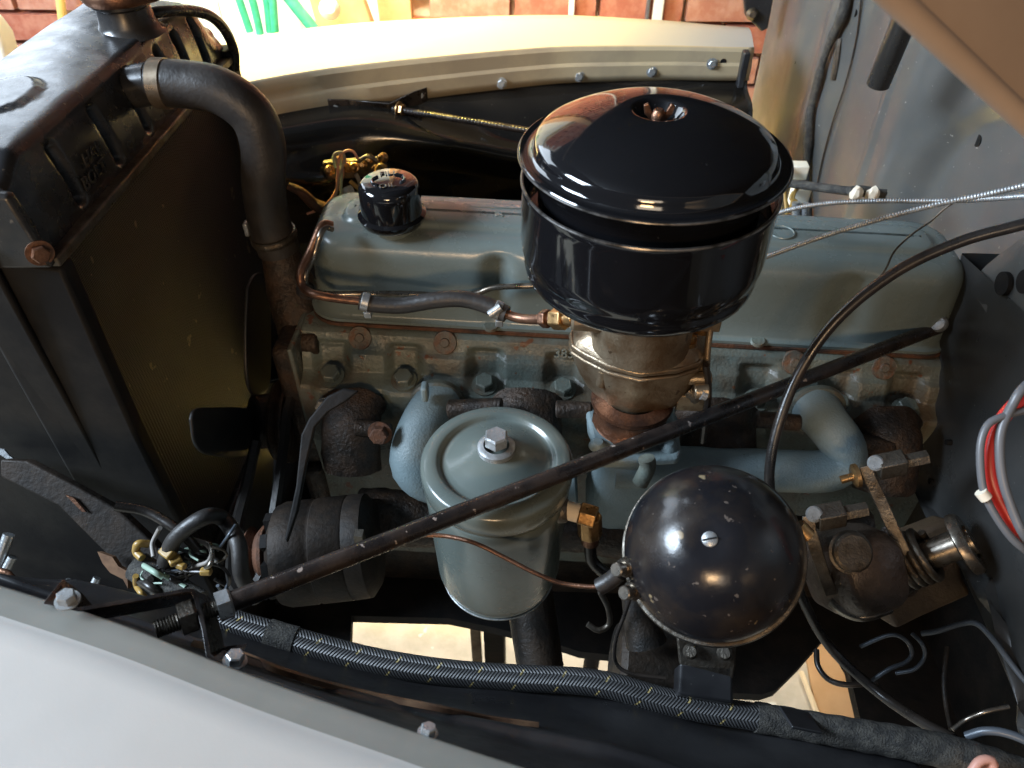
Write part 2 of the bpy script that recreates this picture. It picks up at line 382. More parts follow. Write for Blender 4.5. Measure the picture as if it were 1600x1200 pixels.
tag(build('slanting_hose', mb, 'green'), 'green hose slanting down behind the far fender', 'hose')
mb = MB(); mb.prism([PY(478, -20, 1.98), PY(560, -20, 1.98), PY(590, 60, 1.98), PY(500, 60, 1.98)], (0, .03, 0))
tag(build('tan_board', mb, 'wood', bev=.003), 'slanting tan board beside the green hose', 'board')
mb = MB(); mb.lathe([(0, -.02), (.02, -.015), (.024, 0), (.02, .02), (.012, .032), (0, .035)], PY(515, 14, 1.88), (.3, -1, .4), 20)
tag(build('white_nozzle', mb, 'white'), 'small white knob beside the green hose end', 'nozzle')
# ================================================================ FAR FENDER
bend = [(200, 168), (330, 140), (400, 125), (500, 108), (600, 96), (680, 88), (780, 79), (880, 72), (960, 71), (1050, 71), (1120, 73), (1178, 74)]
bp = resample(smooth_path([PZ(x, y, 1.13) for x, y in bend], 6), .012)
ff = thing('far_fender', (-.05, 1.35, 1.06), 'cream fender on the far side, glowing in sunlight', 'fender')
mb = MB(); rows = []
for p in bp:
    u = (p.x - bp[0].x) / (bp[-1].x - bp[0].x)
    wid = .30 - .20 * u ** 1.5
    rows.append([p + Vector((0, wid * s, .012 * math.sin(min(1, s) * 3.1) - (.30 * max(0, s - .75)) * (1 if s < 1.3 else 1.0))) for s in (0, .03, .1, .2, .35, .5, .65, .8, .95, 1.1, 1.3)])
mb.rings(rows, closed=False); build('fender_top', mb, 'paint', ff, ang=60)
low = [(330, 200), (430, 176), (560, 178), (680, 156), (830, 142), (950, 130), (1080, 127), (1178, 124)]
mb = MB(); rows = []
for p in bp:
    u = (p.x - bp[0].x) / (bp[-1].x - bp[0].x); h = .074 - .022 * u
    q = []
    for s in (0, .05, .12, .3, .46, .5, .55, .8, 1):
        dy = -.004 * sstep(0, .12, s) - .0035 * sstep(.44, .56, s) * (1)
        q.append(p + Vector((0, dy - .002, -h * s + .0005)))
    rows.append(q)
mb.rings(rows, closed=False); build('inner_flange', mb, 'ffl', ff, ang=25, solid=.002)
fb = MB(); fb.hexbolt((0, 0, 0), (0, 0, 1), .0068, .006, 1.4); fbolt = build('flange_bolt', fb, 'steel', ff, ang=30)
def at_fl(px, py):
    best = None
    for p in bp:
        v = ray(px, py); q = CAM + v * ((p.y - .006) / v.y)
        if best is None or abs(q.x - p.x) < best[0]: best = (abs(q.x - p.x), q)
    return best[1]
first = True
for px, py in ((525, 166), (657, 146), (784, 128), (905, 117), (1018, 110), (1112, 98)):
    q = at_fl(px, py) + Vector((0, -.005, 0))
    if first: fbolt.location = q - wloc(ff); x, y, z = basis((0, -1, .1)); fbolt.rotation_euler = Matrix((x, y, z)).transposed().to_euler(); first = False
    else: inst(fbolt, q, ff, (0, -1, .1), random.random())
q = at_fl(1130, 96) + Vector((0, -.0015, 0)); mb = MB(); mb.cyl(q, q + Vector((0, -.001, 0)), .0055, n=16); build('bolt_hole', mb, 'dark', ff)
mb = MB(); a = at_fl(1163, 85); mb.box(a + Vector((.0, -.012, -.02)), (.012, .02, .06)); build('edge_bracket', mb, 'black', ff, bev=.003)
# stay bracket and far stay rod
sb = thing('stay_bracket', at_fl(600, 160), 'black folded bracket bolted to the far fender flange', 'bracket')
a, b_, c_, d_ = [at_fl(*q) + Vector((0, -.008, 0)) for q in ((513, 152), (612, 152), (648, 138), (668, 134))]
mid = Vector((0, -.018, 0))
mb = MB(); hh = Vector((0, 0, -.028))
for s, t in ((a, a.lerp(b_, .35) + mid * .2), (a.lerp(b_, .35) + mid * .2, b_ + mid), (b_ + mid, c_ + mid * .4), (c_ + mid * .4, d_)):
    mb.prism([s, t, t + hh, s + hh], (0, .003, 0))
build('bracket_strap', mb, 'rod', sb, bev=.0008)
a0 = at_fl(628, 158) + Vector((0, -.034, 0)); b0 = PY(905, 217, 1.12)
fr = thing('far_stay_rod', a0, 'thin black threaded stay rod from the far fender to behind the air cleaner', 'rod')
mb = MB(); mb.tube([a0 + (a0 - b0).normalized() * .01, b0], .0052, 10, sm=0, step=.0012, rf=lambda u, L: .0052 + .0004 * math.sin(L * 2100)); build('rod', mb, 'rod', fr)
mb = MB(); mb.hexbolt(a0, b0 - a0, .010, .010, 1.3); build('nut', mb, 'brass', fr)
# far inner apron (black, bulged)
ax0 = [p + Vector((0, .006, -.03)) for p in bp]
def fap(u, v):
    i = u * (len(ax0) - 1); k = min(int(i), len(ax0) - 2); p = ax0[k].lerp(ax0[k + 1], i - k)
    y = p.y - .14 * v - .05 * sstep(.10, .26, v) - .10 * sstep(.55, 1, v); z = p.z - .36 * v
    X = p.x
    g = gauss(v - (.16 + .22 * sstep(-.35, .05, X) - .20 * sstep(-.02, .28, X)), .055)
    y -= .034 * g; z += .020 * g
    y += .05 * gauss(v - .62, .10) * sstep(-.25, 0, X)
    y -= .025 * gauss(v - .30, .09) * gauss(X + .36, .13)
    y += .006 * nzv(X, v, 0, 7)
    return Vector((X, y, z))
mb = MB(); mb.grid(fap, 110, 60); mb2 = build('far_inner_apron', mb, 'apron', ang=80, solid=.002)
tag(mb2, 'glossy black inner wing panel beneath the cream far fender', 'panel')
# far lower closing wall (chassis side) so that nothing shows under the apron
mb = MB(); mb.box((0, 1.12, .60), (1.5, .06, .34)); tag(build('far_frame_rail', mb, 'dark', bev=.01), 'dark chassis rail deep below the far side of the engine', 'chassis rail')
mb = MB(); a = fap(.33, .36); mb.lathe([(0, .004), (.005, .003), (.009, 0), (.012, -.001)], a + Vector((0, -.006, 0)), (0, -1, .5), 16)
for q in ((655, 175), (725, 209)):
    pass
tag(build('apron_plug', mb, 'steel'), 'tiny bright plug in the glossy far inner wing', 'plug')
# junction block with wires on far apron
jb = thing('junction_block', PY(555, 262, 1.08), 'brass terminal block with faded wires behind the oil filler cap', 'terminal block')
mb = MB(); mb.box(PY(556, 262, 1.10), (.10, .012, .03), Matrix.Rotation(-.1, 3, 'Y')); build('block', mb, 'dsteel', jb, bev=.003)
ts = MB(); ts.lathe([(0, 0), (.008, 0), (.008, .004), (.0065, .005), (.0065, .012), (.004, .014), (0, .014)], (0, 0, 0), (0, 0, 1), 16); t0 = build('terminal_screw', ts, 'brass', jb)
for i, (px, py) in enumerate(((516, 266), (531, 250), (545, 262), (556, 262), (567, 258), (578, 250), (588, 262), (600, 246))):
    q = PY(px, py, 1.085)
    if i == 0: t0.location = q - wloc(jb); x, y, z = basis((.1, -1, .6)); t0.rotation_euler = Matrix((x, y, z)).transposed().to_euler()
    else: inst(t0, q, jb, (random.uniform(-.5, .5), -1, random.uniform(.2, .8)), 0, random.uniform(.6, 1.0))
for k, (m_, pts) in enumerate((('greyw', [(530, 258), (522, 242), (534, 238), (538, 250), (529, 280), (524, 305), (508, 324), (495, 330)]),
    ('greenw', [(524, 262), (521, 246), (529, 239), (533, 262), (533, 290), (530, 312), (512, 325), (498, 331)]),
    ('pinkw', [(541, 256), (537, 243), (533, 250), (536, 270), (532, 290), (533, 314), (518, 326), (500, 332)]),
    ('pinkw', [(560, 250), (552, 237), (540, 236), (530, 248), (527, 280), (524, 300), (505, 324), (480, 334)]),
    ('yplastic', [(547, 283), (555, 290), (563, 298)]), ('greyw', [(556, 272), (562, 284), (565, 300)]), ('dsteel', [(590, 252), (575, 244), (560, 252)]),
    ('yplastic', [(588, 270), (594, 258), (604, 262)]), ('pinkw', [(563, 304), (548, 312), (530, 322), (505, 330)]))):
    mb = MB(); mb.tube([PY(x, y, 1.06 + .005 * (k % 3)) for x, y in pts], .0021 if k < 4 or k > 7 else .0034, 8)
    build('wire', mb, m_, jb)
mb = MB(); mb.tube([PY(x, y, 1.05) for x, y in ((450, 290), (470, 300), (490, 318), (505, 326))], (.006, .011), 10); build('wire_sleeve', mb, 'rust', jb)
# ================================================================ FIREWALL, COWL
fwt = thing('firewall', (.55, 1.0, .7), 'scuffed grey-black firewall with creases and bolt holes behind the engine', 'firewall')
plan = [(1.62, .425), (1.50, .43), (1.44, .435), (1.41, .455), (1.33, .472), (1.30, .492), (1.22, .50), (1.12, .515), (1.05, .56), (.95, .575), (.80, .58), (.72, .58)]
def wallX(y):
    for (y0, x0), (y1, x1) in zip(plan, plan[1:]):
        if y <= y0 and y >= y1: return x0 + (x1 - x0) * (y0 - y) / (y0 - y1)
    return plan[-1][1] if y < plan[-1][0] else plan[0][1]
def fwf(u, v):
    y = 1.62 - .92 * u; z = .55 + .95 * v
    x = sum(wallX(y + d) for d in (-.012, -.006, 0, .006, .012)) / 5
    x += .003 * nzv(0, y, z, 4) + .0012 * nzv(3, y, z, 22)
    x -= .006 * gauss(y - 1.37, .012)
    x -= .006 * gauss(y - 1.17, .006)
    dd = math.hypot((y - .93) / .16, (z - 1.02) / .20); x += .016 * (1 - sstep(.82, 1.0, dd))
    return Vector((x, y, z))
mb = MB(); mb.grid(fwf, 150, 120); build('panel', mb, 'fire', fwt, ang=80, solid=.003)
def on_fw(px, py):
    best = None
    for i in range(300):
        y = .7 + .9 * i / 300; q = PY(px, py, y); X = fwf((1.62 - y) / .92, (q.z - .55) / .95).x
        if best is None or abs(q.x - X) < best[0]: best = (abs(q.x - X), q)
    return best[1]
hole = MB(); hole.lathe([(0, .0005), (.006, .0005), (.0062, 0), (.0075, .0012), (.009, 0)], (0, 0, 0), (0, 0, 1), 16)
for px, py, s in ((1221, 69, .5), (1261, 193, .6), (1262, 210, .6), (1530, 220, 1.1), (1244, 97, .5), (1338, 20, .8)):
    q = on_fw(px, py); mb = MB(); mb.cyl(q + Vector((-.0025, 0, 0)), q + Vector((-.001, 0, 0)), .0075 * s, n=16); build('hole', mb, 'dark', fwt)
mb = MB(); q = on_fw(1310, 95); mb.tube([on_fw(1315, 60) + Vector((-.003, 0, 0)), on_fw(1312, 90) + Vector((-.004, 0, 0)), on_fw(1306, 124) + Vector((-.003, 0, 0))], .006, 8); build('slot_liner', mb, 'dsteel', fwt)
# side flange at far end of the firewall and black hinge plate
# near firewall panel, edge profile traced at X=.5
edge = [(1497, 395), (1487, 440), (1470, 495), (1452, 545), (1436, 595), (1422, 640), (1415, 668), (1417, 690), (1432, 722), (1452, 755), (1480, 788), (1512, 822), (1540, 868), (1555, 920), (1580, 990), (1620, 1080), (1700, 1200)]
ep = smooth_path([PX(x, y, .482) for x, y in edge], 4)
npn = thing('cowl_panel', (.52, .6, .85), 'black near side cowl panel with round holes right of the valve cover', 'panel')
mb = MB(); rows = []
top = 1.36
for i, p in enumerate(ep):
    t = i / (len(ep) - 1)
    n = (ep[min(i + 1, len(ep) - 1)] - ep[max(i - 1, 0)]).normalized(); nn = Vector((0, -n.z, n.y))
    if nn.y > 0: nn = -nn
    row = [p + Vector((.05, 0, 0)), p + Vector((.012, 0, 0)), p + Vector((.004, 0, 0)) + nn * .002, p + nn * .008]
    tgt = Vector((.475 - .03 * t, -.35, 1.30 - .75 * t))
    st = p + nn * .008
    for s in (.01, .02, .03, .04, .05, .06, .075, .09, .11, .14, .2, .3, .45, .6, .8, 1):
        q = st.lerp(tgt, s); q.x += .003 * nzv(0, q.y, q.z, 6) + (.020 * (1 - sstep(.0, .05, s)) - .016 * gauss(s - .055, .026)) * sstep(.25, .42, t); row.append(q)
    rows.append(row)
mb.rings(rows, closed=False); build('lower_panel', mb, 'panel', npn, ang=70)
mb = MB()
def upf(u, v):
    y = .742 + .012 * v - 1.05 * u; z = 1.085 + .42 * v
    b = .10 * (1 - sstep(.0, .055, .755 - y)) * 0
    return Vector((.484 + .06 * (1 - sstep(0, .05, u)) * sstep(0, .3, v) - .01 * u + .003 * nzv(1, y, z, 6), y, z))
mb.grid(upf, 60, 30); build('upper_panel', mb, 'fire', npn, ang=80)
for px, py, rr in ((1566, 443, .0125), (1600, 440, .012)):
    q = PX(px, py, .478); mb = MB(); mb.lathe([(0, .001), (rr, .001), (rr, -.004)], q, (-1, 0, 0), 24); build('hole', mb, 'dark', npn)
for px, py in ((1420, 690), (1478, 691), (1452, 752)):
    q = PX(px, py, .474); mb = MB(); mb.cyl(q, q + Vector((.006, 0, 0)), .0035, n=12); build('hole', mb, 'dark', npn)
# dark backing sheets behind the cowl panels
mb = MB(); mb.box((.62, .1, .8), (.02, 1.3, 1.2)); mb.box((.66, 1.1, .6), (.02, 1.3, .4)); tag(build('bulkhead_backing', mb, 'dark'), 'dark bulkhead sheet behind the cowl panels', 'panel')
# ================================================================ HOOD (raised)
hd = thing('hood', (.5, .8, 1.3), 'raised hood, its blurred brown edge crossing the top right corner', 'hood')
e0 = PX(1600, 187, .25); e1 = PX(1395, -5, .15); dr = (e0 - e1).normalized()
def hoodp(u, v, off=0):
    base = e0 + dr * (.33 - 1.22 * u); t = v
    y = base.y + .82 * t; h = .20 * math.sin(math.pi * t) ** .55 if 0 < t < 1 else 0
    return Vector((base.x, y, base.z + h + off))
mb = MB(); mb.grid(lambda u, v: hoodp(u, v), 20, 40); build('outer_skin', mb, 'hoodp', hd, ang=80)
mb = MB(); mb.grid(lambda u, v: hoodp(u, .004 + .992 * v, -.012), 20, 40); build('inner_lining', mb, 'dark', hd, ang=80)
mb = MB(); mb.tube([hoodp(0, 0), hoodp(1, 0)], .006, 12, sm=0); build('rolled_edge', mb, 'hoodp', hd)
mb = MB(); mb.prism([PY(1160, -20, 1.5), PY(1212, -20, 1.5), PY(1200, 45, 1.5), PY(1190, 50, 1.5), PY(1165, 25, 1.5)], (0, .02, 0))
hg = build('hinge_plate', mb, 'black', hd, bev=.003)
mb = MB(); mb.lathe([(0, .008), (.006, .008), (.009, .004), (.011, 0), (0, 0)], PY(1175, 22, 1.498), (0, -1, .2), 16); build('bolt', mb, 'dsteel', hg)
# prop tube
a, b_ = PX(1416, 25, .43), PX(1372, 132, .43)
pt = thing('prop_tube', b_, 'short dark open steel tube hanging under the hood edge', 'tube')
ax = (b_ - a).normalized(); mb = MB(); mb.lathe([(.0148, -.03), (.0148, (b_ - a).length), (.0125, (b_ - a).length), (.0125, .02), (0, .02)], a, ax, 28); build('tube', mb, 'dtube', pt)
# ================================================================ NEAR FENDER
nf = thing('near_fender', (-.3, .1, 1.05), 'pale grey near fender filling the lower left corner', 'fender')
l_in = [PZ(x, y, 1.10) for x, y in ((-200, 850), (0, 915), (180, 972), (400, 1058), (620, 1134), (820, 1200), (1060, 1275))]
l_out = [PZ(x, y, 1.112) for x, y in ((-200, 895), (0, 962), (180, 1022), (400, 1108), (620, 1185), (820, 1256), (1060, 1335))]
li = resample(smooth_path(l_in, 6), .02); n_ = len(li) - 1
lo_ = smooth_path(l_out, 8); L_ = [0]
def at(path, u):
    i = u * (len(path) - 1); k = min(int(i), len(path) - 2); return path[k].lerp(path[k + 1], i - k)
mb = MB(); rows = []
for i in range(n_ + 1):
    a = li[i]; b_ = at(lo_, i / n_)
    rows.append([a + Vector((0, .0, -.03)), a + Vector((0, .001, -.004)), a, a.lerp(b_, .1) + Vector((0, 0, .001)), a.lerp(b_, .5), a.lerp(b_, .92), b_])
mb.rings(rows, closed=False); build('inner_edge', mb, 'flange', nf, ang=50)
mb = MB(); rows = []
for i in range(n_ + 1):
    b_ = at(lo_, i / n_); row = []
    for s in (0, .004, .010, .02, .05, .1, .18, .28, .40, .5):
        row.append(b_ + Vector((0, -s, .0045 * sstep(0, .012, s) + .012 * sstep(.01, .2, s) - .5 * max(0, s - .28) ** 1.5)))
    rows.append(row)
mb.rings(rows, closed=False); build('fender_top', mb, 'paint', nf, ang=50)
for px, py in ((668, 1146),):
    q = PZ(px, py, 1.096); mb = MB(); mb.hexbolt(q, (0.2, .5, 1), .0052, .006, 1.3); build('flange_bolt', mb, 'steel', nf)
# near inner apron: sheet from the fender edge down to the loom
mb = MB()
top_e = li
def napf(u, v):
    a = at(top_e, u); X = a.x
    lowp = at(lm_low, u)
    p = (a + Vector((0, .004, -.012))).lerp(lowp, v)
    p.z -= .020 * math.sin(math.pi * v) ; p.z += .012 * gauss(v - .42, .05); p.y += .004 * nzv(X, v * .3, 0, 9); p.z += .004 * nzv(X, v * .3, 4, 14)
    return p
l_in2 = [PZ(x, y, 1.10) for x, y in ((-300, 818), (0, 915), (400, 1058), (820, 1200), (1200, 1320), (1500, 1410), (1900, 1530))]
top_e = smooth_path(l_in2, 8)
lm_px = [(120, 905, .735), (330, 965, .742), (500, 1020, .742), (660, 1056, .742), (820, 1070, .740), (960, 1084, .738), (1100, 1120, .735), (1260, 1146, .735), (1420, 1176, .735), (1600, 1230, .735), (1900, 1330, .73)]
lm_path = smooth_path([P(*q) for q in lm_px], 6)
def at_x(path, X):
    for a, b in zip(path, path[1:]):
        if a.x <= X <= b.x: return a.lerp(b, (X - a.x) / (b.x - a.x))
    return path[0] if X < path[0].x else path[-1]
lm_low = [at_x(lm_path, at(top_e, i / 120).x) for i in range(121)]
mb.grid(napf, 120, 40); tag(build('near_inner_apron', mb, 'black', ang=80, solid=.002), 'black inner wing sheet sloping below the braided loom', 'panel')
# rubber / metal sealing strip lying along the apron
mb = MB(); sp = [(300, 1008), (370, 1022), (450, 1052), (560, 1082), (680, 1106), (760, 1122), (842, 1133)]
apx = []
for i in range(241):
    for j in range(121):
        p = napf(i / 240, j / 120); v = p - CAM; d = v.dot(fw); apx.append((800 + FPX * v.dot(rt) / d, 600 - FPX * v.dot(up) / d, d))
def on_ap(x, y): return min(apx, key=lambda a: (a[0] - x) ** 2 + (a[1] - y) ** 2)[2]
spd = smooth_path([Vector((x, y, on_ap(x, y) - .012)) for x, y in sp], 6)
pp = resample([P(*q) for q in spd], .006); rows = []
for i, p in enumerate(pp):
    wv = .004 * (1 - .5 * i / len(pp)); rows.append([p + Vector((0, wv, .001)), p + Vector((0, 0, .003)), p + Vector((0, -wv, .0)), p + Vector((0, 0, -.002))])
mb.rings(rows); tag(build('seal_strip', mb, 'tan', ang=60), 'long rusty edging strip lying beside the near fender', 'strip')
# braided loom
lp = [(330, 957), (372, 975), (430, 992), (500, 1012), (580, 1032), (660, 1046), (740, 1055), (820, 1060), (900, 1064), (960, 1073), (1030, 1093), (1100, 1108), (1180, 1120), (1260, 1134), (1340, 1148), (1420, 1162), (1500, 1180), (1600, 1215), (1680, 1250)]
dp = lambda x: .735 - .00002 * (x - 330)
lm = thing('wiring_loom', P(820, 1060, .72), 'braided grey loom with yellow tracer threads along the bottom', 'wiring loom')
mb = MB(); mb.tube([P(x, y, dp(x)) for x, y in lp], .0123, 24, step=.004, rf=lambda u, L: .0123 + .0022 * sstep(.55, .95, u)); build('braided_sleeve', mb, 'braid', lm)
mb = MB(); mb.tube([P(x, y, dp(x)) for x, y in ((418, 988), (440, 995), (462, 1001))], .0132, 20); build('tape_band', mb, 'cloth', lm)
mb = MB(); mb.tube([P(x, y, dp(x)) for x, y in lp[12:]], .0142, 20, step=.005, rf=lambda u, L: .0138 + .003 * sstep(.1, .9, u) + .0004 * math.sin(L * 260)); build('tape_wrap', mb, 'cloth', lm)
mb = MB(); a = P(1250, 1125, .70); mb.box(a, (.030, .028, .003), Matrix.Rotation(.3, 3, 'Y') @ Matrix.Rotation(-.5, 3, 'X')); build('clip', mb, 'black', lm, bev=.001)
# ================================================================ RADIATOR
rd = thing('radiator', (-.5, .8, .65), 'black radiator with ribbed top tank and fine fin core', 'radiator')
RX = -.45
mb = MB()
rows = []
def tankz(y):  # top height along the tank
    return 1.297 - .016 * (1 - sstep(.565, .60, y)) - .05 * sstep(.985, 1.06, y) ** 1.6
ribs = [.640, .725, .800, .888, .940, .995]
NY = 170; N2 = 30
def tankpt(y, s):   # s 0..1 : front lower -> front top -> back
    zt = tankz(y); zb = 1.212
    if s < .45:
        t = s / .45; z = zb + (zt - .012 - zb) * t; x = RX - .010 * t * t
        g = max(gauss(y - r_ - .004 * (1 - t), .0052) for r_ in ribs) * sstep(.06, .16, t) * (1 - sstep(.86, .98, t))
        x -= .013 * g
        x += .0015 * nzv(y, z, 0, 20)
    elif s < .6:
        t = (s - .45) / .15; a = t * math.pi / 2; x = RX - .010 - .012 * (1 - math.cos(a)); z = zt - .012 + .012 * math.sin(a)
    else:
        t = (s - .6) / .4; x = RX - .022 - .115 * t; z = zt + .004 * math.sin(t * 3.1) + .0015 * nzv(y, x, 2, 16)
        dd = math.hypot((y - .70) / .045, (x + .525) / .03); z += .003 * (1 - sstep(.9, 1.02, dd))
        if t > .97: z -= .05
    return Vector((x, y, z))
mb.grid(lambda u, v: tankpt(.566 + (1.06 - .566) * u, v), NY, 60)
mb.prism([tankpt(.566, s) for s in (0, .2, .45, .5, .55, .6, .8, .99)] + [Vector((RX - .137, .566, 1.16)), Vector((RX, .566, 1.16))], (0, .006, 0))
build('top_tank', mb, 'rad', rd, ang=60)
mb = MB(); mb.box((RX + .003, .81, 1.207), (.016, .50, .010)); build('tank_seam', mb, 'dsteel', rd, bev=.002)
mb = MB(); mb.box((RX - .04, .81, .95), (.06, .47, .52)); build('fin_core', mb, 'fins', rd)
mb = MB(); mb.box((RX - .035, 1.06, .93), (.09, .03, .58)); build('side_support', mb, 'rsup', rd, bev=.004)
mb = MB(); mb.prism([(RX - .03, .560, 1.206), (RX + .01, .560, 1.20), (RX + .016, .545, 1.0), (RX + .03, .53, .62), (RX - .08, .53, .62), (RX - .08, .545, 1.206)], (0, .022, 0)); build('side_support', mb, 'rsup', rd, bev=.004)
mb = MB(); mb.hexbolt(PX(62, 395, RX + .002), (.6, -.7, .1), .008, .008); build('support_bolt', mb, 'copper', rd)
mb = MB(); mb.prism([(RX - .13, .552, 1.29), (RX - .004, .556, 1.275), (RX + .008, .552, 1.205), (RX - .13, .548, 1.20)], (0, .012, 0)); build('tank_end', mb, 'rad', rd, bev=.004)
mb = MB(); mb.box((RX - .04, .81, .655), (.09, .50, .07)); build('bottom_tank', mb, 'rad', rd, bev=.01)
mtx = lambda p, xa, ya: Matrix.Translation(p) @ Matrix((Vector(xa).normalized(), Vector(ya).normalized(), Vector(xa).cross(Vector(ya)).normalized())).transposed().to_4x4()
text_mesh('HAR', .019, .0005, 'rad', mtx(PX(145, 240, RX + .0005), (0, 1, 0), (0, 0, 1)), rd)
text_mesh('BOLT', .019, .0005, 'rad', mtx(PX(148, 273, RX + .0005), (0, 1, 0), (0, 0, 1)), rd)
# filler neck and cap
fc = PZ(203, 44, 1.297)
mb = MB(); mb.lathe([(.040, -.004), (.034, .002), (.031, .008), (.029, .024), (.033, .027), (.033, .030), (0, .030)], fc, (0, 0, 1), 40); build('filler_neck', mb, 'rad', rd)
rc = thing('pressure_cap', fc + Vector((0, 0, .03)), 'brown metal radiator cap with two ears on the filler neck', 'cap')
mb = MB()
prof = lambda a: .039 + .008 * max(0, math.cos(a * 2)) ** 4
rows = []
for r_, z in ((0.96, 0), (1.0, .003), (1.0, .010), (.95, .0125), (.62, .013), (.55, .017), (.2, .019), (.02, .019)):
    rows.append([fc + Vector((math.cos(t * math.pi / 24) * (prof(t * math.pi / 24) if z < .0125 else .040) * r_, math.sin(t * math.pi / 24) * (prof(t * math.pi / 24) if z < .0125 else .040) * r_, .031 + z)) for t in range(48)])
mb.rings(rows); build('cap_shell', mb, 'copper', rc)
mb = MB(); mb.tube([fc + Vector((.02, -.022, .046)), fc + Vector((.0, 0, .062)), fc + Vector((-.02, .022, .046))], .007, 10); build('cap_lever', mb, 'dsteel', rc)
ov = [(228, 22), (262, 17), (300, 17), (330, 26), (352, 48), (365, 78), (367, 108)]
mb = MB(); mb.tube([PY(x, y, fc.y + .02 + .0011 * max(0, x - 240)) for x, y in ov], .0068, 12); tag(build('overflow_tube', mb, 'rad'), 'thin bent overflow tube looping right of the radiator cap', 'tube')
# upper hose
hs = [Vector((RX - .025, .812, 1.262)), PY(240, 130, .812), PY(292, 132, .812), PY(345, 143, .81), PY(392, 178, .808), PY(411, 228, .805), PY(412, 290, .80), PY(420, 345, .80), PY(436, 390, .80)]
h = thing('radiator_hose', hs[1], 'thick black upper radiator hose bending down to the thermostat housing', 'hose')
mb = MB(); mb.tube(hs[1:], .0262, 28, step=.004, rf=lambda u, L: .0250 + .0012 * sstep(.86, .93, u)); build('hose_body', mb, 'rubber', h)
mb = MB(); mb.tube(hs[:2], .0222, 24, sm=0); build('inlet_neck', mb, 'rad', rd)
d0 = (hs[2] - hs[1]).normalized(); mb = MB(); mb.tube([hs[1] + d0 * .002, hs[1] + d0 * .016], .0264, 28, sm=0); build('clamp', mb, 'bandsteel', h)
sp_ = smooth_path(hs[1:], 8); q = sp_[-5]; d1 = (sp_[-3] - sp_[-7]).normalized()
mb = MB(); mb.tube([q - d1 * .005, q + d1 * .006], .0288, 32, sm=0, step=.0011, rf=lambda u, L: .0284 + .0006 * math.sin(L * 5000)); build('clamp', mb, 'dsteel', h)
mb = MB(); mb.box(q + Vector((-.029, -.004, .012)), (.006, .012, .018)); build('clamp_screw', mb, 'steel', h, bev=.002)
# ================================================================ ENGINE
SL = -.03
def E(x, y, z): return Vector((x, y, z + SL * x))
eng = thing('engine', (.1, .8, .6), 'grey-blue painted inline six engine with long valve cover', 'engine')
XL, XR = -.285, .495
def rrect(x0, x1, y0, y1, rc_, z, n=8, nx=130, ny=18):
    pts = []
    def line(a, b, k):
        for i in range(k): pts.append((a[0] + (b[0] - a[0]) * i / k, a[1] + (b[1] - a[1]) * i / k))
    def arc(cx, cy, a0):
        for i in range(n): a = a0 + math.pi / 2 * i / n; pts.append((cx + rc_ * math.cos(a), cy + rc_ * math.sin(a)))
    line((x0 + rc_, y0), (x1 - rc_, y0), nx); arc(x1 - rc_, y0 + rc_, -math.pi / 2)
    line((x1, y0 + rc_), (x1, y1 - rc_), ny); arc(x1 - rc_, y1 - rc_, 0)
    line((x1 - rc_, y1), (x0 + rc_, y1), nx); arc(x0 + rc_, y1 - rc_, math.pi / 2)
    line((x0, y1 - rc_), (x0, y0 + rc_), ny); arc(x0 + rc_, y0 + rc_, math.pi)
    return [(a, b, z) for a, b in pts]
# valve cover: stacked rounded rectangles
CY0, CY1 = .735, .872
prof = [(-.008, -.006, .000), (-.008, -.006, .004), (-.003, -.002, .0055), (0, 0, .009), (.0015, .001, .030), (.003, .002, .055), (.0045, .0035, .080), (.006, .005, .090), (.0085, .0075, .0975), (.0125, .0115, .1035), (.019, .017, .1075), (.026, .023, .1090), (.034, .031, .1100), (.040, .0375, .1105), (.042, .0395, .1115), (.0435, .041, .1140), (.0455, .043, .1165), (.0475, .045, .1172), (.055, .053, .1180), (.064, .062, .1185)]
mb = MB(); rows = []
for ix, iy, hz in prof:
    rr = []
    for (x, y, z) in rrect(XL + ix, XR - ix, CY0 + iy, CY1 - iy, max(.008, .040 - iy * .5), 1.006 + hz):
        p = E(x, y, z)
        if .02 < hz < .11:   # pressed relief dents on the near side
            for xd, sx in ((-.055, .014), (.355, .020)):
                if y < .79: p.y += .012 * gauss(x - xd, sx) * sstep(.104, .085, hz) * sstep(.0, .06, .1 - abs(hz - .06))
        rr.append(p)
    rows.append(rr)
mb.rings(rows, cap0=True, cap1=True); vc = build('valve_cover', mb, 'eng', eng, ang=50)
text_mesh('4', .020, .0006, 'eng', mtx(E(-.058, .800, 1.1245), (1, .9, 0), (-.9, 1, 0)), vc, 'embossed_mark')
mb = MB(); mb.box(E(-.07, .816, 1.1245), (.09, .0016, .0012)); build('embossed_line', mb, 'eng', vc)
mb = MB(); q = PZ(1222, 363, E(.29, 0, 1.1248).z); mb.lathe([(.013, 0), (.0135, .0012), (.0145, .0012), (.015, 0)], q, (0, 0, 1), 28); build('embossed_ring', mb, 'eng', vc)
def on_rim(x): return E(x, CY0 - .004, 1.0102)
for x in (-.064, .26):
    mb = MB(); mb.lathe([(0, .003), (.008, .003), (.0095, 0)], on_rim(x), (0, -.2, 1), 20); build('cover_screw', mb, 'cast', eng)
# gasket
mb = MB(); mb.rings([[E(*p) for p in rrect(XL - .006, XR + .006, CY0 - .008, CY1 + .008, .04, z)] for z in (1.001, 1.0055)]); build('gasket', mb, 'rust', eng)
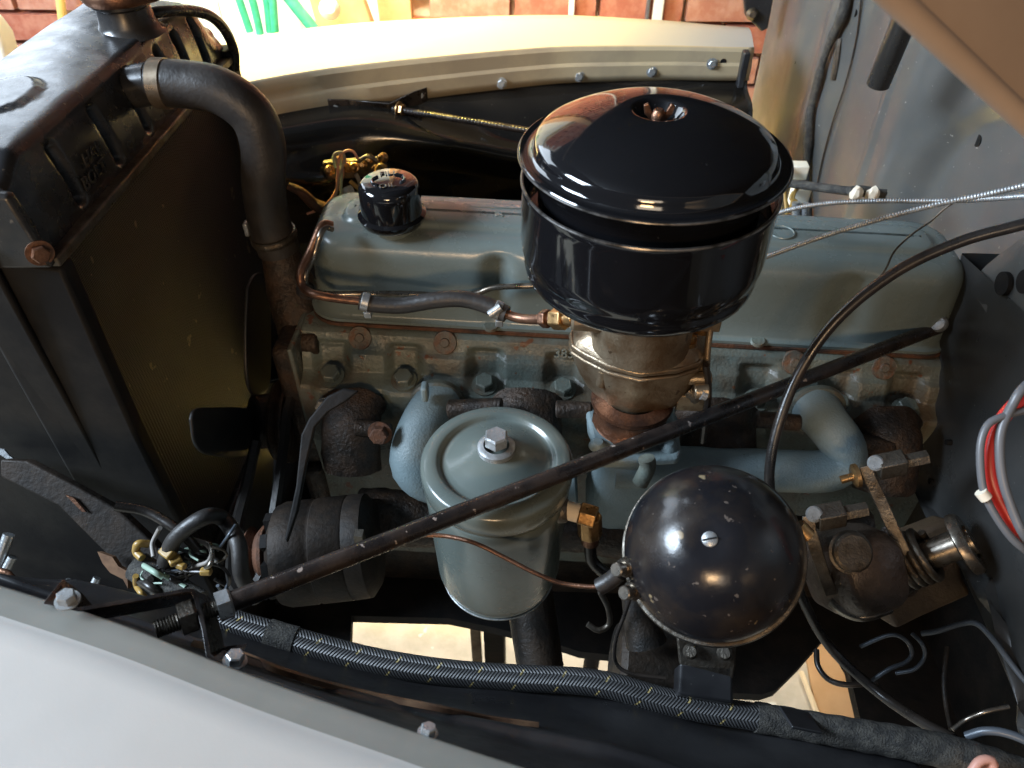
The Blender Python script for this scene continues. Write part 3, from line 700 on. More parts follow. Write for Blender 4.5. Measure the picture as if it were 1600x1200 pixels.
# cylinder head near face as a displaced grid
bolts = [(515, 576), (630, 587), (757, 593), (880, 600), (1030, 607), (1186, 612), (1315, 618), (1424, 622)]
bx = [PY(x, y, .688).x for x, y in bolts]
hprof = [(.760, 1.000), (.738, 1.0005), (.724, .999), (.7195, .996), (.717, .990), (.713, .983), (.709, .979), (.704, .976), (.701, .970), (.698, .962), (.696, .955), (.690, .951), (.682, .948), (.676, .946), (.673, .941), (.672, .930), (.672, .90), (.674, .86), (.68, .80), (.68, .60)]
hp = []
for a, b in zip(hprof, hprof[1:]):
    for k in range(4): hp.append((a[0] + (b[0] - a[0]) * k / 4, a[1] + (b[1] - a[1]) * k / 4))
hp.append(hprof[-1])
HX0, HX1 = XL - .012, XR + .02
def headf(u, v):
    x = HX0 + (HX1 - HX0) * u; i = v * (len(hp) - 1); k = min(int(i), len(hp) - 2); f = i - k
    y = hp[k][0] + (hp[k + 1][0] - hp[k][0]) * f; z = hp[k][1] + (hp[k + 1][1] - hp[k][1]) * f
    if .949 < z < .992:
        g = max(1 - sstep(.012, .027, abs(x - b)) for b in bx); y += .013 * g * sstep(.990, .976, z)
        if z < .965: pass
    if .90 < z < .952:
        g = max(1 - sstep(.014, .026, abs(x - b)) for b in bx); y -= .004 * g
    y += .0012 * nzv(x, y, z, 40)
    p = E(x, y, z); return p
mb = MB(); mb.grid(headf, 420, len(hp) - 1)
build('cylinder_head', mb, 'cast', eng, ang=55)
mb = MB(); mb.box(E(HX0 - .002, .775, .93), (.006, .20, .145)); build('head_end', mb, 'cast', eng, bev=.002)
mb = MB(); mb.box(E(HX1 + .002, .775, .90), (.006, .20, .20)); build('head_end', mb, 'cast', eng, bev=.002)
mb = MB(); mb.box((.105, .78, .70), (.80, .17, .40)); mb.box((.105, .80, .42), (.76, .15, .2)); build('engine_block', mb, 'grime', eng, bev=.01)
hb = MB(); hb.hexbolt((0, 0, 0), (0, 0, 1), .0118, .013, 1.35); hbo = build('head_bolt', hb, 'cast', eng, ang=30)
first = True
for (px, py), x in zip(bolts, bx):
    q = E(x, .689, .9505)
    if first: hbo.location = q - wloc(eng); x_, y_, z_ = basis((0, -.25, 1)); hbo.rotation_euler = Matrix((x_, y_, z_)).transposed().to_euler(); first = False
    else: inst(hbo, q, eng, (0, -.25, 1), random.random())
# rusty tabs beneath the gasket
for px, py in ((563, 533), (695, 535), (1245, 556), (1385, 568)):
    q = PY(px, py, .7165); mb = MB(); x_, y_, z_ = basis((0, -.7, .7))
    mb.lathe([(0, .004), (.005, .004), (.006, .002), (.014, .0015), (.0155, -.003)], E(q.x, .717, .992), (0, -.8, .55), 20); build('cover_tab', mb, 'tab', eng)
text_mesh('3835913', .0165, .0009, 'cast', mtx(E(.043, .7145, .9875), (1, 0, 0), (0, .45, 1)), eng, 'casting_number')
# front timing cover, water outlet
mb = MB(); mb.box(E(XL - .028, .76, .86), (.034, .15, .26)); mb.box((-.31, .72, .70), (.03, .10, .2)); build('front_cover', mb, 'exh', eng, bev=.012)
p0 = hs[-1]; p1 = PY(452, 440, .79); p2 = PY(470, 500, .765)
mb = MB(); mb.tube([p0 - (p1 - p0) * .4, p0, p1, p2, PY(485, 560, .76)], .028, 24, rf=lambda u, L: .0235 + .009 * sstep(.25, .6, u)); build('water_outlet', mb, 'exh', eng)
mb = MB(); mb.box(PY(478, 545, .745), (.05, .05, .04)); mb.cyl(PY(470, 535, .72), PY(500, 535, .72), .016, n=16, ch=.003); build('pump_casting', mb, 'exh', eng, bev=.008)
mb = MB(); mb.hexbolt(PY(508, 634, .655), (-.1, -1, .6), .0095, .012, 1.1); build('bracket_bolt', mb, 'steel', eng)
# exhaust manifold ports
def port(px, py, w_, name='exhaust_port', m_='exh', yy=.665, h_=.085):
    q = PY(px, py, yy); mb = MB(); rows = []
    for s in range(7):
        t = s / 6; a = t * 1.15
        c = q + Vector((0, -.055 * math.sin(a), .0 - h_ * (1 - math.cos(a)) * 1.2))
        dirv = Vector((0, -math.cos(a), -math.sin(a))); x_ = Vector((1, 0, 0)); y_ = dirv.cross(x_)
        k = 1.12 if s == 0 else 1
        rows.append([c + x_ * math.cos(t2 * math.pi / 12) * w_ * k + y_ * math.sin(t2 * math.pi / 12) * w_ * .72 * k for t2 in range(24)])
    mb.rings(rows)
    for v in mb.bm.verts: v.co += Vector((nzv(*v.co, 60), nzv(*v.co, 55), nzv(*v.co, 50))) * .0035
    return build(name, mb, m_, exm, ang=70)
exm = thing('exhaust_manifold', (.1, .64, .8), 'burnt brown cast exhaust manifold under the cylinder head', 'manifold')
for px, py, w_ in ((553, 632, .036), (822, 637, .044), (1120, 655, .046), (1385, 660, .036)): port(px, py, w_)
mb = MB(); mb.tube([(-.23, .600, .80), (-.1, .595, .795), (.1, .60, .79), (.3, .60, .78), (.42, .61, .79)], .036, 20, step=.01, rf=lambda u, L: .034 + .003 * math.sin(L * 40))
for v in mb.bm.verts: v.co += Vector((nzv(*v.co, 50), nzv(*v.co, 55), nzv(*v.co, 50))) * .003
build('manifold_log', mb, 'exh', exm, ang=70)
for (x0, y0, x1, y1) in ((555, 668, 612, 672), (700, 640, 785, 634), (868, 640, 925, 640), (1180, 655, 1250, 660), (1330, 690, 1395, 700)):
    a, b_ = PY(x0, y0, .625), PY(x1, y1, .625); mb = MB(); mb.cyl(a, b_, .011, .009, n=16, ch=.002)
    for v in mb.bm.verts: v.co += Vector((0, nzv(*v.co, 60), nzv(*v.co, 60))) * .003
    build('clamp_bar', mb, 'exh', exm)
mb = MB(); mb.hexbolt(PY(594, 676, .605), (0, -1, .4), .011, .012, 1.3); build('manifold_nut', mb, 'rust', exm)
mb = MB(); mb.cyl((-.02, .60, .76), P(845, 1045, .98), .032, .030, n=20); build('downpipe', mb, 'grime', exm)
# intake manifold
inm = thing('intake_manifold', (.1, .6, .86), 'pale blue-grey cast intake manifold running under the carburetor', 'manifold')
mb = MB()
ipts = [PY(686, 632, .668), PY(668, 652, .642), PY(652, 695, .615), PY(652, 730, .60), PY(690, 752, .60), PY(790, 760, .60), PY(900, 755, .60)]
mb.tube(ipts, .033, 26, step=.008, rf=lambda u, L: .0270 + .004 * gauss(u - .33, .2) + .006 * (1 - sstep(0, .08, u)))
build('front_runner', mb, 'mani', inm, ang=70)
mb = MB()
ipts = [PY(1272, 636, .668), PY(1292, 662, .640), PY(1312, 688, .625), PY(1320, 712, .617), PY(1306, 731, .61), PY(1275, 737, .606), PY(1230, 736, .604), PY(1150, 733, .60), PY(1050, 730, .60), PY(960, 730, .60)]
mb.tube(ipts, .028, 26, step=.008, rf=lambda u, L: .0250 + .003 * (1 - sstep(0, .1, u)))
build('rear_runner', mb, 'mani', inm, ang=70)
for px, py in ((684, 630), (1275, 640)):
    q = PY(px, py, .669); mb = MB(); mb.lathe([(0, .006), (.031, .006), (.034, .003), (.034, -.004)], q, (0, -1, .1), 28); build('port_flange', mb, 'cast', inm)
mb = MB(); q = PY(664, 612, .640); mb.box(q, (.008, .016, .022)); build('casting_lug', mb, 'mani', inm, bev=.003)
# riser pad under the carburetor
pad = [PZ(x, y, .985) for x, y in ((914, 632), (925, 628), (1046, 628), (1054, 634), (1066, 706), (1060, 716), (945, 722), (930, 714))]
mb = MB(); mb.prism([p + Vector((0, 0, -.012)) for p in pad], (0, 0, .012)); build('riser_pad', mb, 'mani', inm, bev=.004)
mb = MB(); a = PZ(988, 655, .973); rows = []
for z_, sx, sy, dy in ((0, .052, .038, -.01), (-.03, .040, .034, -.005), (-.07, .040, .036, 0), (-.13, .045, .040, 0), (-.18, .04, .04, 0)):
    rows.append([a + Vector((sx * math.copysign(abs(math.cos(t * math.pi / 16)) ** .6, math.cos(t * math.pi / 16)), dy + sy * math.copysign(abs(math.sin(t * math.pi / 16)) ** .6, math.sin(t * math.pi / 16)), z_)) for t in range(32)])
mb.rings(rows); build('riser_body', mb, 'mani', inm, ang=50)
pb = MB(); pb.lathe([(0, .008), (.005, .0075), (.0085, .004), (.010, 0)], (0, 0, 0), (0, 0, 1), 20); p0_ = build('pad_bolt', pb, 'mani', inm)
for i, (px, py) in enumerate(((934, 697), (1044, 698))):
    q = PZ(px, py, .985)
    if i == 0: p0_.location = q - wloc(inm)
    else: inst(p0_, q, inm)
mb = MB(); a = PZ(1010, 700, .985); b_ = P(1014, 722, .80); mb.tube([P(1010, 716, .775), P(1012, 730, .78), P(1000, 755, .79)], .0085, 12); build('heat_stub', mb, 'cast', inm)
# ================================================================ CARBURETOR
CX, CYc = .097, .60
cb = thing('carburetor', (CX, CYc, .99), 'golden brown single barrel carburetor beneath the air cleaner', 'carburetor')
plate = [PZ(x, y, 1.10) for x, y in ((889, 522), (895, 510), (945, 506), (1000, 500), (1090, 500), (1108, 512), (1106, 545), (1096, 566), (1060, 578), (1000, 584), (950, 572), (912, 553), (892, 540))]
mb = MB(); mb.prism([p + Vector((0, 0, -.006)) for p in plate], (0, 0, .007)); build('float_bowl_cover', mb, 'carb', cb, bev=.0025)
cen = sum(plate, Vector()) / len(plate)
mb = MB(); rows = []
pl = resample([*smooth_path(plate + [plate[0]], 4)], .006)[:-1]
for k, z_ in ((.95, .0), (.90, .006), (.72, .016), (.52, .022), (.30, .026)): rows.append([Vector((CX + (p.x - CX) * k, CYc + (p.y - CYc) * k, 1.10 + z_)) for p in pl])
mb.rings(rows); build('cover_dome', mb, 'carb', cb, ang=60)
mb = MB(); mb.prism([p + Vector((0, 0, -.013)) for p in plate], (0, 0, .005)); build('bowl_flange', mb, 'carb', cb, bev=.002)
mb = MB(); rows = []
for k, z_ in ((.95, -.012), (.94, -.022), (.88, -.040), (.81, -.056), (.72, -.068)): rows.append([Vector((CX + .006 + (p.x - CX - .006) * k * (1 if p.x > .06 else 1 - (.95 - k) * .7), CYc + (p.y - CYc) * k, 1.10 + z_)) for p in pl])
mb.rings(rows); build('float_bowl', mb, 'carb', cb, ang=60)
mb = MB(); mb.cyl((CX, CYc, 1.105), (CX, CYc, 1.20), .050, .048, n=40, ch=.002); build('air_horn', mb, 'carb', cb)
mb = MB(); a = PY(893, 497, .585); b_ = PY(975, 500, .585); mb.cyl(a, b_, .0125, .013, n=24, ch=.002); build('inlet_boss', mb, 'carb', cb)
sbm = MB(); sbm.lathe([(0, .006), (.003, .006), (.006, .004), (.006, -.001), (.0085, -.001), (.0085, -.006)], (0, 0, 0), (0, 0, 1), 18); s0 = build('cover_screw', sbm, 'brass', cb)
for i, (px, py) in enumerate(((943, 548), (1073, 544), (938, 512), (1096, 524))):
    q = PZ(px, py, 1.106) + Vector((0, 0, .006))
    if i == 0: s0.location = q - wloc(cb)
    else: inst(s0, q, cb)
mb = MB(); a = PZ(943, 578, 1.085); mb.cyl(a, a + Vector((0, 0, -.02)), .006, n=14); build('bowl_screw_boss', mb, 'carb', cb)
# throttle body and base flange
mb = MB(); mb.lathe([(.030, .004), (.043, 0), (.044, -.004), (.038, -.009), (.034, -.018), (.036, -.028), (.040, -.034)], (CX, CYc - .008, 1.034), (0, 0, 1), 36); build('throttle_body', mb, 'carbd', cb)
base = [PZ(x, y, 1.005) for x, y in ((926, 640), (940, 630), (1040, 628), (1044, 645), (1020, 672), (1003, 688), (985, 690), (965, 680), (940, 660))]
mb = MB(); mb.prism([p + Vector((0, 0, -.008)) for p in base], (0, 0, .010)); build('base_flange', mb, 'carbd', cb, bev=.003)
mb = MB(); mb.prism([p + Vector((0, 0, -.018)) for p in base], (0, -.002, .009)); build('insulator', mb, 'rust', cb, bev=.001)
mb = MB(); mb.lathe([(0, .006), (.005, .006), (.009, .003), (.009, 0)], PZ(992, 656, 1.008), (0, -.1, 1), 20); build('base_nut', mb, 'rust', cb)
# throttle linkage on the right
mb = MB()
mb.tube([PY(1112, 500, .60), PY(1106, 545, .59), PY(1104, 590, .58)], .0035, 8)
mb.box(PY(1108, 502, .60), (.022, .012, .018)); mb.box(PY(1092, 575, .59), (.018, .008, .022)); mb.cyl(PY(1075, 592, .58), PY(1112, 590, .58), .0065, n=12); mb.cyl(PY(1085, 612, .57), PY(1108, 610, .57), .008, n=12)
mb.box(PY(1080, 628, .58), (.030, .006, .022)); build('linkage', mb, 'carb', cb, bev=.0015)
mb = MB(); mb.tube([PY(1103, 570, .575), PY(1107, 610, .575), PY(1103, 650, .575), PY(1098, 690, .58)], .0036, 8); build('linkage_rod', mb, 'cable', cb)
mb = MB(); mb.cyl(PY(1095, 616, .565), PY(1103, 618, .565), .0055, n=12); build('linkage_screw', mb, 'steel', cb)
mb = MB(); a = PY(1074, 607, .585); mb.lathe([(.008, 0), (.009, .004), (.008, .008), (.009, .012), (.008, .016), (.003, .018)], a, (.7, -.2, -.5), 16); build('linkage_spring', mb, 'dsteel', cb)
# ================================================================ AIR CLEANER
AX, AY = .0855, .60
ac = thing('air_cleaner', (AX, AY, 1.19), 'gloss black oil bath air cleaner with domed lid', 'air cleaner')
A = (AX, AY, 0)
dome = []
for i in range(14):
    t = i / 13; r_ = .0955 - (.0955 - .0235) * t; dome.append((r_, 1.3205 + .0235 * math.sin(t * math.pi / 2) ** .92))
mb = MB(); mb.lathe([(.1015, 1.300), (.1075, 1.3030), (.1105, 1.3045), (.1118, 1.3065), (.1105, 1.3085), (.106, 1.3070), (.102, 1.3075), (.0995, 1.3105), (.0985, 1.3150), (.0972, 1.3185)] + dome + [(.0215, 1.3438), (.0195, 1.3415), (.0165, 1.3360), (.0125, 1.3325), (.006, 1.3315), (0, 1.3315)], A, (0, 0, 1), 128); build('lid', mb, 'gloss', ac, ang=50)
mb = MB(); mb.tube([(AX + .1114 * math.cos(t * math.pi / 48), AY + .1114 * math.sin(t * math.pi / 48), 1.3065) for t in range(97)], .0011, 8, sm=0); build('lid_rim', mb, 'rimwear', ac)
mb = MB(); mb.lathe([(.1015, 1.3005), (.0985, 1.297), (.0975, 1.290), (.0945, 1.287), (.0945, 1.262), (.098, 1.258), (.02, 1.255)], A, (0, 0, 1), 96); build('filter_body', mb, 'gloss', ac, ang=50)
mb = MB(); mb.lathe([(.1040, 1.25), (.1062, 1.279), (.1075, 1.2825), (.1092, 1.2825), (.1096, 1.280), (.1092, 1.277), (.1088, 1.272), (.1088, 1.228), (.1080, 1.220), (.1062, 1.214), (.1050, 1.210), (.1052, 1.206), (.1055, 1.203), (.1045, 1.197), (.100, 1.1915), (.092, 1.1885), (.07, 1.187), (.045, 1.187)], A, (0, 0, 1), 128); build('oil_bowl', mb, 'gloss', ac, ang=50)
mb = MB(); mb.tube([(AX + .1084 * math.cos(t * math.pi / 48), AY + .1084 * math.sin(t * math.pi / 48), 1.2826) for t in range(97)], .0015, 8, sm=0); build('bowl_rim', mb, 'rimwear', ac)
mb = MB(); mb.lathe([(.104, 1.262), (.02, 1.260)], A, (0, 0, 1), 64); build('baffle', mb, 'gloss', ac)
wn = MB(); wn.lathe([(0, 1.331), (.006, 1.331), (.006, 1.340), (.0035, 1.344), (0, 1.344)], A, (0, 0, 1), 20)
for s in (-1, 1): wn.prism([(AX + s * .004, AY - .0015, 1.333), (AX + s * .011, AY - .0015, 1.340), (AX + s * .0125, AY - .0015, 1.347), (AX + s * .009, AY - .0015, 1.349), (AX + s * .005, AY - .0015, 1.341)], (0, .003, 0))
build('wing_nut', wn, 'copper', ac, bev=.0008)
# ================================================================ OIL FILLER CAP
oc = PZ(613, 336, 1.136)
of = thing('oil_filler_cap', oc, 'gloss black push-on oil filler cap at the front of the valve cover', 'cap')
mb = MB(); mb.lathe([(.030, -.010), (.036, -.006), (.0385, -.001), (.0395, .003), (.0375, .0045), (.0352, .006), (.0350, .030), (.0342, .037), (.0320, .0415), (.028, .0440), (.0, .0455)], oc, (0, 0, 1), 64); build('cap_body', mb, 'gloss', of, ang=50)
mb = MB(); mb.cyl(oc + Vector((0, 0, -.018)), oc + Vector((0, 0, -.004)), .026, n=32); build('neck', mb, 'eng', of)
ct = oc + Vector((0, 0, .0452)); vx = Vector((.93, .30, 0)); vy = Vector((-.30, .93, 0))
text_mesh('FILL', .0125, .0006, 'gloss', mtx(ct + vy * .014 + vx * .003, vx, vy), of)
text_mesh('OIL', .0125, .0006, 'gloss', mtx(ct - vy * .015 - vx * .003, vx, vy), of)
for s in (-1, 1):
    mb = MB(); rows = [ct + vx * s * .013 + vy * -.011, ct + vx * s * .018 + vy * -.006, ct + vx * s * .018 + vy * .004, ct + vx * s * .011 + vy * .010]
    mb.tube(rows, .0018, 8); build('embossed_arrow', mb, 'gloss', of)
# ================================================================ OIL FILTER
fq = P(776, 716, .748); FX, FY, FZ = fq.x, fq.y, fq.z
flt = thing('oil_filter', (FX, FY, FZ - .2), 'grey-green canister oil filter with hex bolt on its lid', 'oil filter')
F = (FX, FY, FZ)
k4 = lambda p: [(a * 1.04, b * 1.04) for a, b in p]
mb = MB(); mb.lathe(k4([(.0640, -.032), (.0680, -.030), (.0705, -.026), (.0718, -.018), (.0721, -.010), (.0717, -.005), (.0703, -.0018), (.068, -.0002), (.062, .0010), (.0575, .0012), (.0555, .0002), (.0540, -.0022), (.0525, -.0034), (.0500, -.0034), (.045, -.0012), (.035, .0040), (.025, .0090), (.018, .0118), (.013, .0130), (0, .0130)]), F, (0, 0, 1), 96); build('lid', mb, 'filt', flt, ang=50)
mb = MB(); mb.lathe(k4([(.0600, -.028), (.0690, -.031), (.0700, -.038), (.0692, -.046), (.0688, -.056), (.0650, -.165), (.0610, -.178), (.0600, -.183), (.0610, -.1845), (.0605, -.187), (.055, -.189), (0, -.189)]), F, (0, 0, 1), 96); build('canister', mb, 'filt', flt, ang=50)
mb = MB(); a = FZ - .1914; mb.tube([(FX + .0632 * math.cos(t * math.pi / 36), FY + .0632 * math.sin(t * math.pi / 36), a) for t in range(73)], .0009, 8, sm=0); build('bottom_seam', mb, 'steel', flt)
mb = MB(); mb.lathe(k4([(0, .012), (.0175, .012), (.0175, .017), (.015, .0185), (.012, .019)]), F, (0, 0, 1), 40); mb.hexbolt((FX, FY, FZ + .0192), (0, 0, 1), .0118, .015, 0); build('lid_bolt', mb, 'steel', flt, ang=30)
# brass elbow on filter side
el = thing('brass_elbow', P(905, 805, .76), 'brass elbow fitting with white tape on the side of the oil filter', 'fitting')
mb = MB(); mb.cyl(P(866, 796, .760), P(888, 797, .757), .014, .0125, n=20, ch=.002); build('boss', mb, 'dsteel', el)
mb = MB(); mb.cyl(P(885, 797, .757), P(912, 804, .753), .0095, n=20); build('taped_thread', mb, 'tape', el)
mb = MB(); mb.cyl(P(905, 802, .753), P(932, 810, .750), .0125, n=6); mb.cyl(P(921, 806, .752), P(922, 836, .765), .0125, n=8); build('elbow_body', mb, 'brass', el, bev=.0015)
mb = MB(); mb.cyl(P(922, 834, .764), P(922, 848, .770), .009, n=16); build('flare_nut', mb, 'copper', el)
mb = MB(); mb.tube([P(922, 846, .77), P(925, 875, .78), P(945, 895, .785), P(965, 905, .78)], .0062, 12); build('oil_line', mb, 'cable', el)
# ================================================================ VACUUM / FUEL LINES
vl = thing('fuel_line', PY(560, 470, .69), 'brown steel line with rubber joint running to the carburetor', 'fuel line')
YL = .665
mb = MB(); mb.tube([PY(518, 352, .74), PY(506, 350, .735), PY(498, 362, .725), PY(484, 395, .71), PY(470, 425, .69), PY(473, 448, .68), (PY(492, 460, YL)), PY(530, 467, YL), PY(568, 471, YL)], .0048, 12, step=.003); build('front_pipe', mb, 'copper', vl)
mb = MB(); mb.tube([PY(562, 471, YL), PY(590, 476, YL), PY(630, 477, YL), PY(680, 469, YL), PY(720, 467, YL), PY(755, 475, YL - .005), PY(792, 491, YL - .015)], .0092, 18, step=.003); build('rubber_joint', mb, 'rubber', vl)
mb = MB(); mb.tube([PY(785, 488, YL - .014), PY(806, 496, YL - .02), PY(830, 499, YL - .03), PY(858, 498, YL - .045)], .0052, 12); build('rear_pipe', mb, 'copper', vl)
for (x, y, x2, y2) in ((565, 470, 577, 473), (772, 482, 783, 487)):
    a, b_ = PY(x, y, YL - (.01 if x > 700 else 0)), PY(x2, y2, YL - (.012 if x > 700 else 0)); mb = MB(); mb.cyl(a, b_, .0103, n=24); mb.box(a.lerp(b_, .5) + Vector((0.002, -.003, -.013)), (.008, .010, .008)); build('pinch_clamp', mb, 'steel', vl, bev=.0008)
mb = MB(); a = PY(765, 492, .645); mb.cyl(a, a + Vector((.012, .004, .008)), .0048, n=12); build('clamp_screw', mb, 'steel', vl)
mb = MB(); a, b_ = PY(848, 498, .625), PY(858, 498, .62); mb.cyl(a, b_, .010, n=6); mb.cyl(b_, PY(866, 498, .618), .006, n=16); build('flare_nut', mb, 'copper', vl, bev=.001)
mb = MB(); a, b_ = PY(866, 498, .614), PY(884, 498, .605); mb.cyl(a, b_, .0118, n=6); mb.cyl(b_, PY(898, 498, .598), .007, n=16); build('inlet_nut', mb, 'brass', vl, bev=.0012)
vt = thing('vacuum_line', PY(700, 458, .72), 'thin steel vacuum line looping beside the valve cover side', 'vacuum line')
mb = MB(); mb.tube([PY(520, 358, .735), PY(508, 356, .73), PY(500, 368, .72), PY(490, 400, .71), PY(477, 430, .69), PY(482, 450, .69), PY(510, 459, .71), PY(570, 459, .718), PY(640, 459, .724), PY(700, 462, .728), PY(745, 458, .728), PY(775, 449, .728), PY(850, 446, .726)], .0036, 10, step=.003); build('pipe', mb, 'tube', vt)
mb = MB()
for k in range(3):
    c_ = PY(478, 448 + k * 5, .684); mb.lathe([(.009, -.0015), (.011, 0), (.009, .0015)], c_, (.4, 0, 1), 18)
tag(build('line_grommet', mb, 'rubber'), 'black ribbed grommet tying two steel lines together', 'grommet')
# ================================================================ SUPPORT ROD + BRACKET
r0 = P(243, 984, .605); r1 = PX(1466, 511, .475)
rdv = (r1 - r0).normalized(); rl = (r1 - r0).length
r0b = P(350, 945, .600)
sr = thing('support_rod', r0, 'long chipped black support rod crossing diagonally above the engine', 'support rod')
mb = MB(); mb.tube([r0b, r1], .0082, 20, sm=0, step=.01); build('rod', mb, 'rod', sr)
a = P(243, 984, .578); mb = MB(); mb.tube([a, r0b], .0068, 16, sm=0, step=.0007, rf=lambda u, L: .0066 + .0006 * math.sin(L * 2 * math.pi / .0022)); build('thread', mb, 'dsteel', sr)
dd_ = (r0b - a).normalized(); c1 = P(300, 962, .590); mb = MB(); mb.hexbolt(c1 - dd_ * .012, dd_, .0135, .016, 0); build('nut', mb, 'dsteel', sr, ang=30)
c2 = P(334, 951, .597); mb = MB(); mb.hexbolt(c2, dd_, .0125, .014, 0); build('nut', mb, 'steel', sr, ang=30)
mb = MB(); a = PX(1466, 505, .468); mb.lathe([(0, .008), (.008, .007), (.0105, .003), (.011, -.002), (.006, -.01)], a, (-.6, -.6, .5), 20); build('end_bolt', mb, 'steel', sr)
# near bracket (folded strap)
bkt = thing('rod_bracket', P(300, 925, .60), 'folded black strap bracket holding the front end of the support rod', 'bracket')
bpts = [(70, 938, .555), (98, 942, .556), (122, 949, .557), (200, 936, .572), (290, 919, .586), (303, 920, .588), (311, 935, .588), (323, 985, .576), (329, 1022, .566), (334, 1028, .564), (370, 1042, .562)]
mb = MB(); top_ = [P(*q) for q in bpts]; th = Vector((.0, .003, .0)); hh = Vector((.003, .006, -.034))
rows = []
for i, p in enumerate(top_):
    t = (top_[min(i + 1, len(top_) - 1)] - top_[max(i - 1, 0)]).normalized(); n = t.cross(Vector((0, 0, 1))).normalized()
    dn = Vector((0, .012, -.032)) if 2 <= i <= 8 else Vector((0, .022, -.006))
    if i == 1 or i == 9: dn = Vector((0, .018, -.016))
    rows.append([p, p + n * .0035, p + n * .0035 + dn, p + dn])
mb.rings(rows); build('strap', mb, 'rod', bkt, bev=.0008)
bb = MB(); bb.hexbolt((0, 0, 0), (0, 0, 1), .0066, .008, 1.3); b0_ = build('bracket_bolt', bb, 'steel', bkt, ang=30)
for i, (px, py, d) in enumerate(((106, 939, .548), (367, 1034, .554))):
    q = P(px, py, d)
    if i == 0: b0_.location = q - wloc(bkt); x_, y_, z_ = basis((.1, .1, 1)); b0_.rotation_euler = Matrix((x_, y_, z_)).transposed().to_euler()
    else: inst(b0_, q, bkt, (.2, .3, 1), .3)
# ================================================================ CABLES
def grp(g, *os):
    for o_ in os: o_['group'] = g
    return os[0]
def cable(name, pts, r_, m_, label, cat, n=12, rf=None, step=.004):
    mb = MB(); mb.tube([q if isinstance(q, Vector) else P(*q) for q in pts], r_, n, step=step, rf=rf)
    return tag(build(name, mb, m_, ang=60), label, cat)
cable('speedometer_cable', [PX(1760, 305, .486), (1680, 325, .66), (1600, 350, .67), (1500, 378, .69), (1400, 425, .71), (1310, 497, .73), (1250, 580, .75), (1216, 665, .76), (1202, 740, .77), (1210, 800, .79), (1235, 880, .79), (1258, 945, .80), (1300, 1015, .82), (1370, 1080, .80), (1430, 1122, .76), (1490, 1155, .72)], .0052, 'cable', 'thick black cable arcing down from upper right behind the dome', 'cable', 16)
rib = lambda base, pitch: (lambda u, L: base * (1 + .13 * math.sin(L * 2 * math.pi / pitch)))
cable('choke_cable', [(1190, 404, .84), (1215, 395, .82), (1290, 368, .78), (1380, 341, .74), (1470, 318, .71), (1540, 304, .69), (1660, 276, .66), PX(1740, 256, .486)], .0026, 'steel', 'silver coiled cable crossing in front, lower left end by the bowl', 'cable', 10, rib(.0026, .0026), .0005)
cable('throttle_cable', [(1195, 345, .88), (1225, 330, .86), (1290, 318, .83), (1380, 314, .80), (1470, 314, .77), (1540, 311, .74), (1660, 302, .68), PX(1740, 296, .486)], .0026, 'steel', 'silver coiled cable lying nearly level above the valve cover', 'cable', 10, rib(.0026, .0026), .0005)
cable('thin_wire', [(1500, 310, .74), (1476, 326, .75), (1455, 345, .76), (1425, 366, .78), (1398, 392, .80), (1385, 418, .82), (1370, 440, .83)], .0011, 'dsteel', 'thin kinked steel wire hanging above the rear valve cover', 'wire', 8)
cable('small_hose', [(1490, 262, 1.2), (1225, 285, 1.12), (1290, 294, 1.08), (1330, 299, 1.06), (1385, 303, 1.04)][1:], .0062, 'cloth', 'short black taped lead ending in two white terminals', 'cable', 12)
fu = thing('fuse_terminals', P(1345, 300, 1.04), 'two corroded white screw terminals on a lead at the firewall', 'terminals')
for px, py in ((1338, 303), (1363, 304)):
    q = P(px, py, 1.035); mb = MB(); mb.lathe([(0, .012), (.005, .011), (.0075, .006), (.009, 0), (.009, -.006), (0, -.008)], q, (-.1, -.4, 1), 8)
    for v in mb.bm.verts: v.co += Vector((nzv(*v.co, 200), nzv(*v.co, 180), nzv(*v.co, 150))) * .003
    build('terminal', mb, 'tape', fu)
mb = MB(); mb.tube([P(1326, 298, 1.04), P(1350, 296, 1.045), P(1384, 306, 1.04)], .0055, 8); build('terminal_base', mb, 'cloth', fu)
# taped vertical harness on firewall
pts = []
for px, py in ((1336, -20), (1328, 20), (1312, 55), (1298, 90), (1290, 120), (1282, 150), (1275, 180), (1272, 220), (1270, 260), (1270, 300), (1272, 345)): pts.append(on_fw(px, py) + Vector((-.012, -.004, 0)))
mb = MB(); mb.tube(pts, .0075, 14, step=.005, rf=lambda u, L: .0074 + .0030 * nzv(L, 0, 0, 14) + .0016 * nzv(L, 3, 0, 60))
tag(build('firewall_harness', mb, 'cloth'), 'frayed taped wiring harness running down the firewall', 'wiring harness')
pts = [on_fw(*q) + Vector((-.006, -.002, 0)) for q in ((1352, -10), (1343, 60), (1326, 130), (1306, 190), (1292, 240), (1282, 285))]
mb = MB(); mb.tube(pts, .0014, 8); tag(build('rusty_seam_wire', mb, 'exh'), 'thin rusty brown line running down the firewall seam', 'wire')
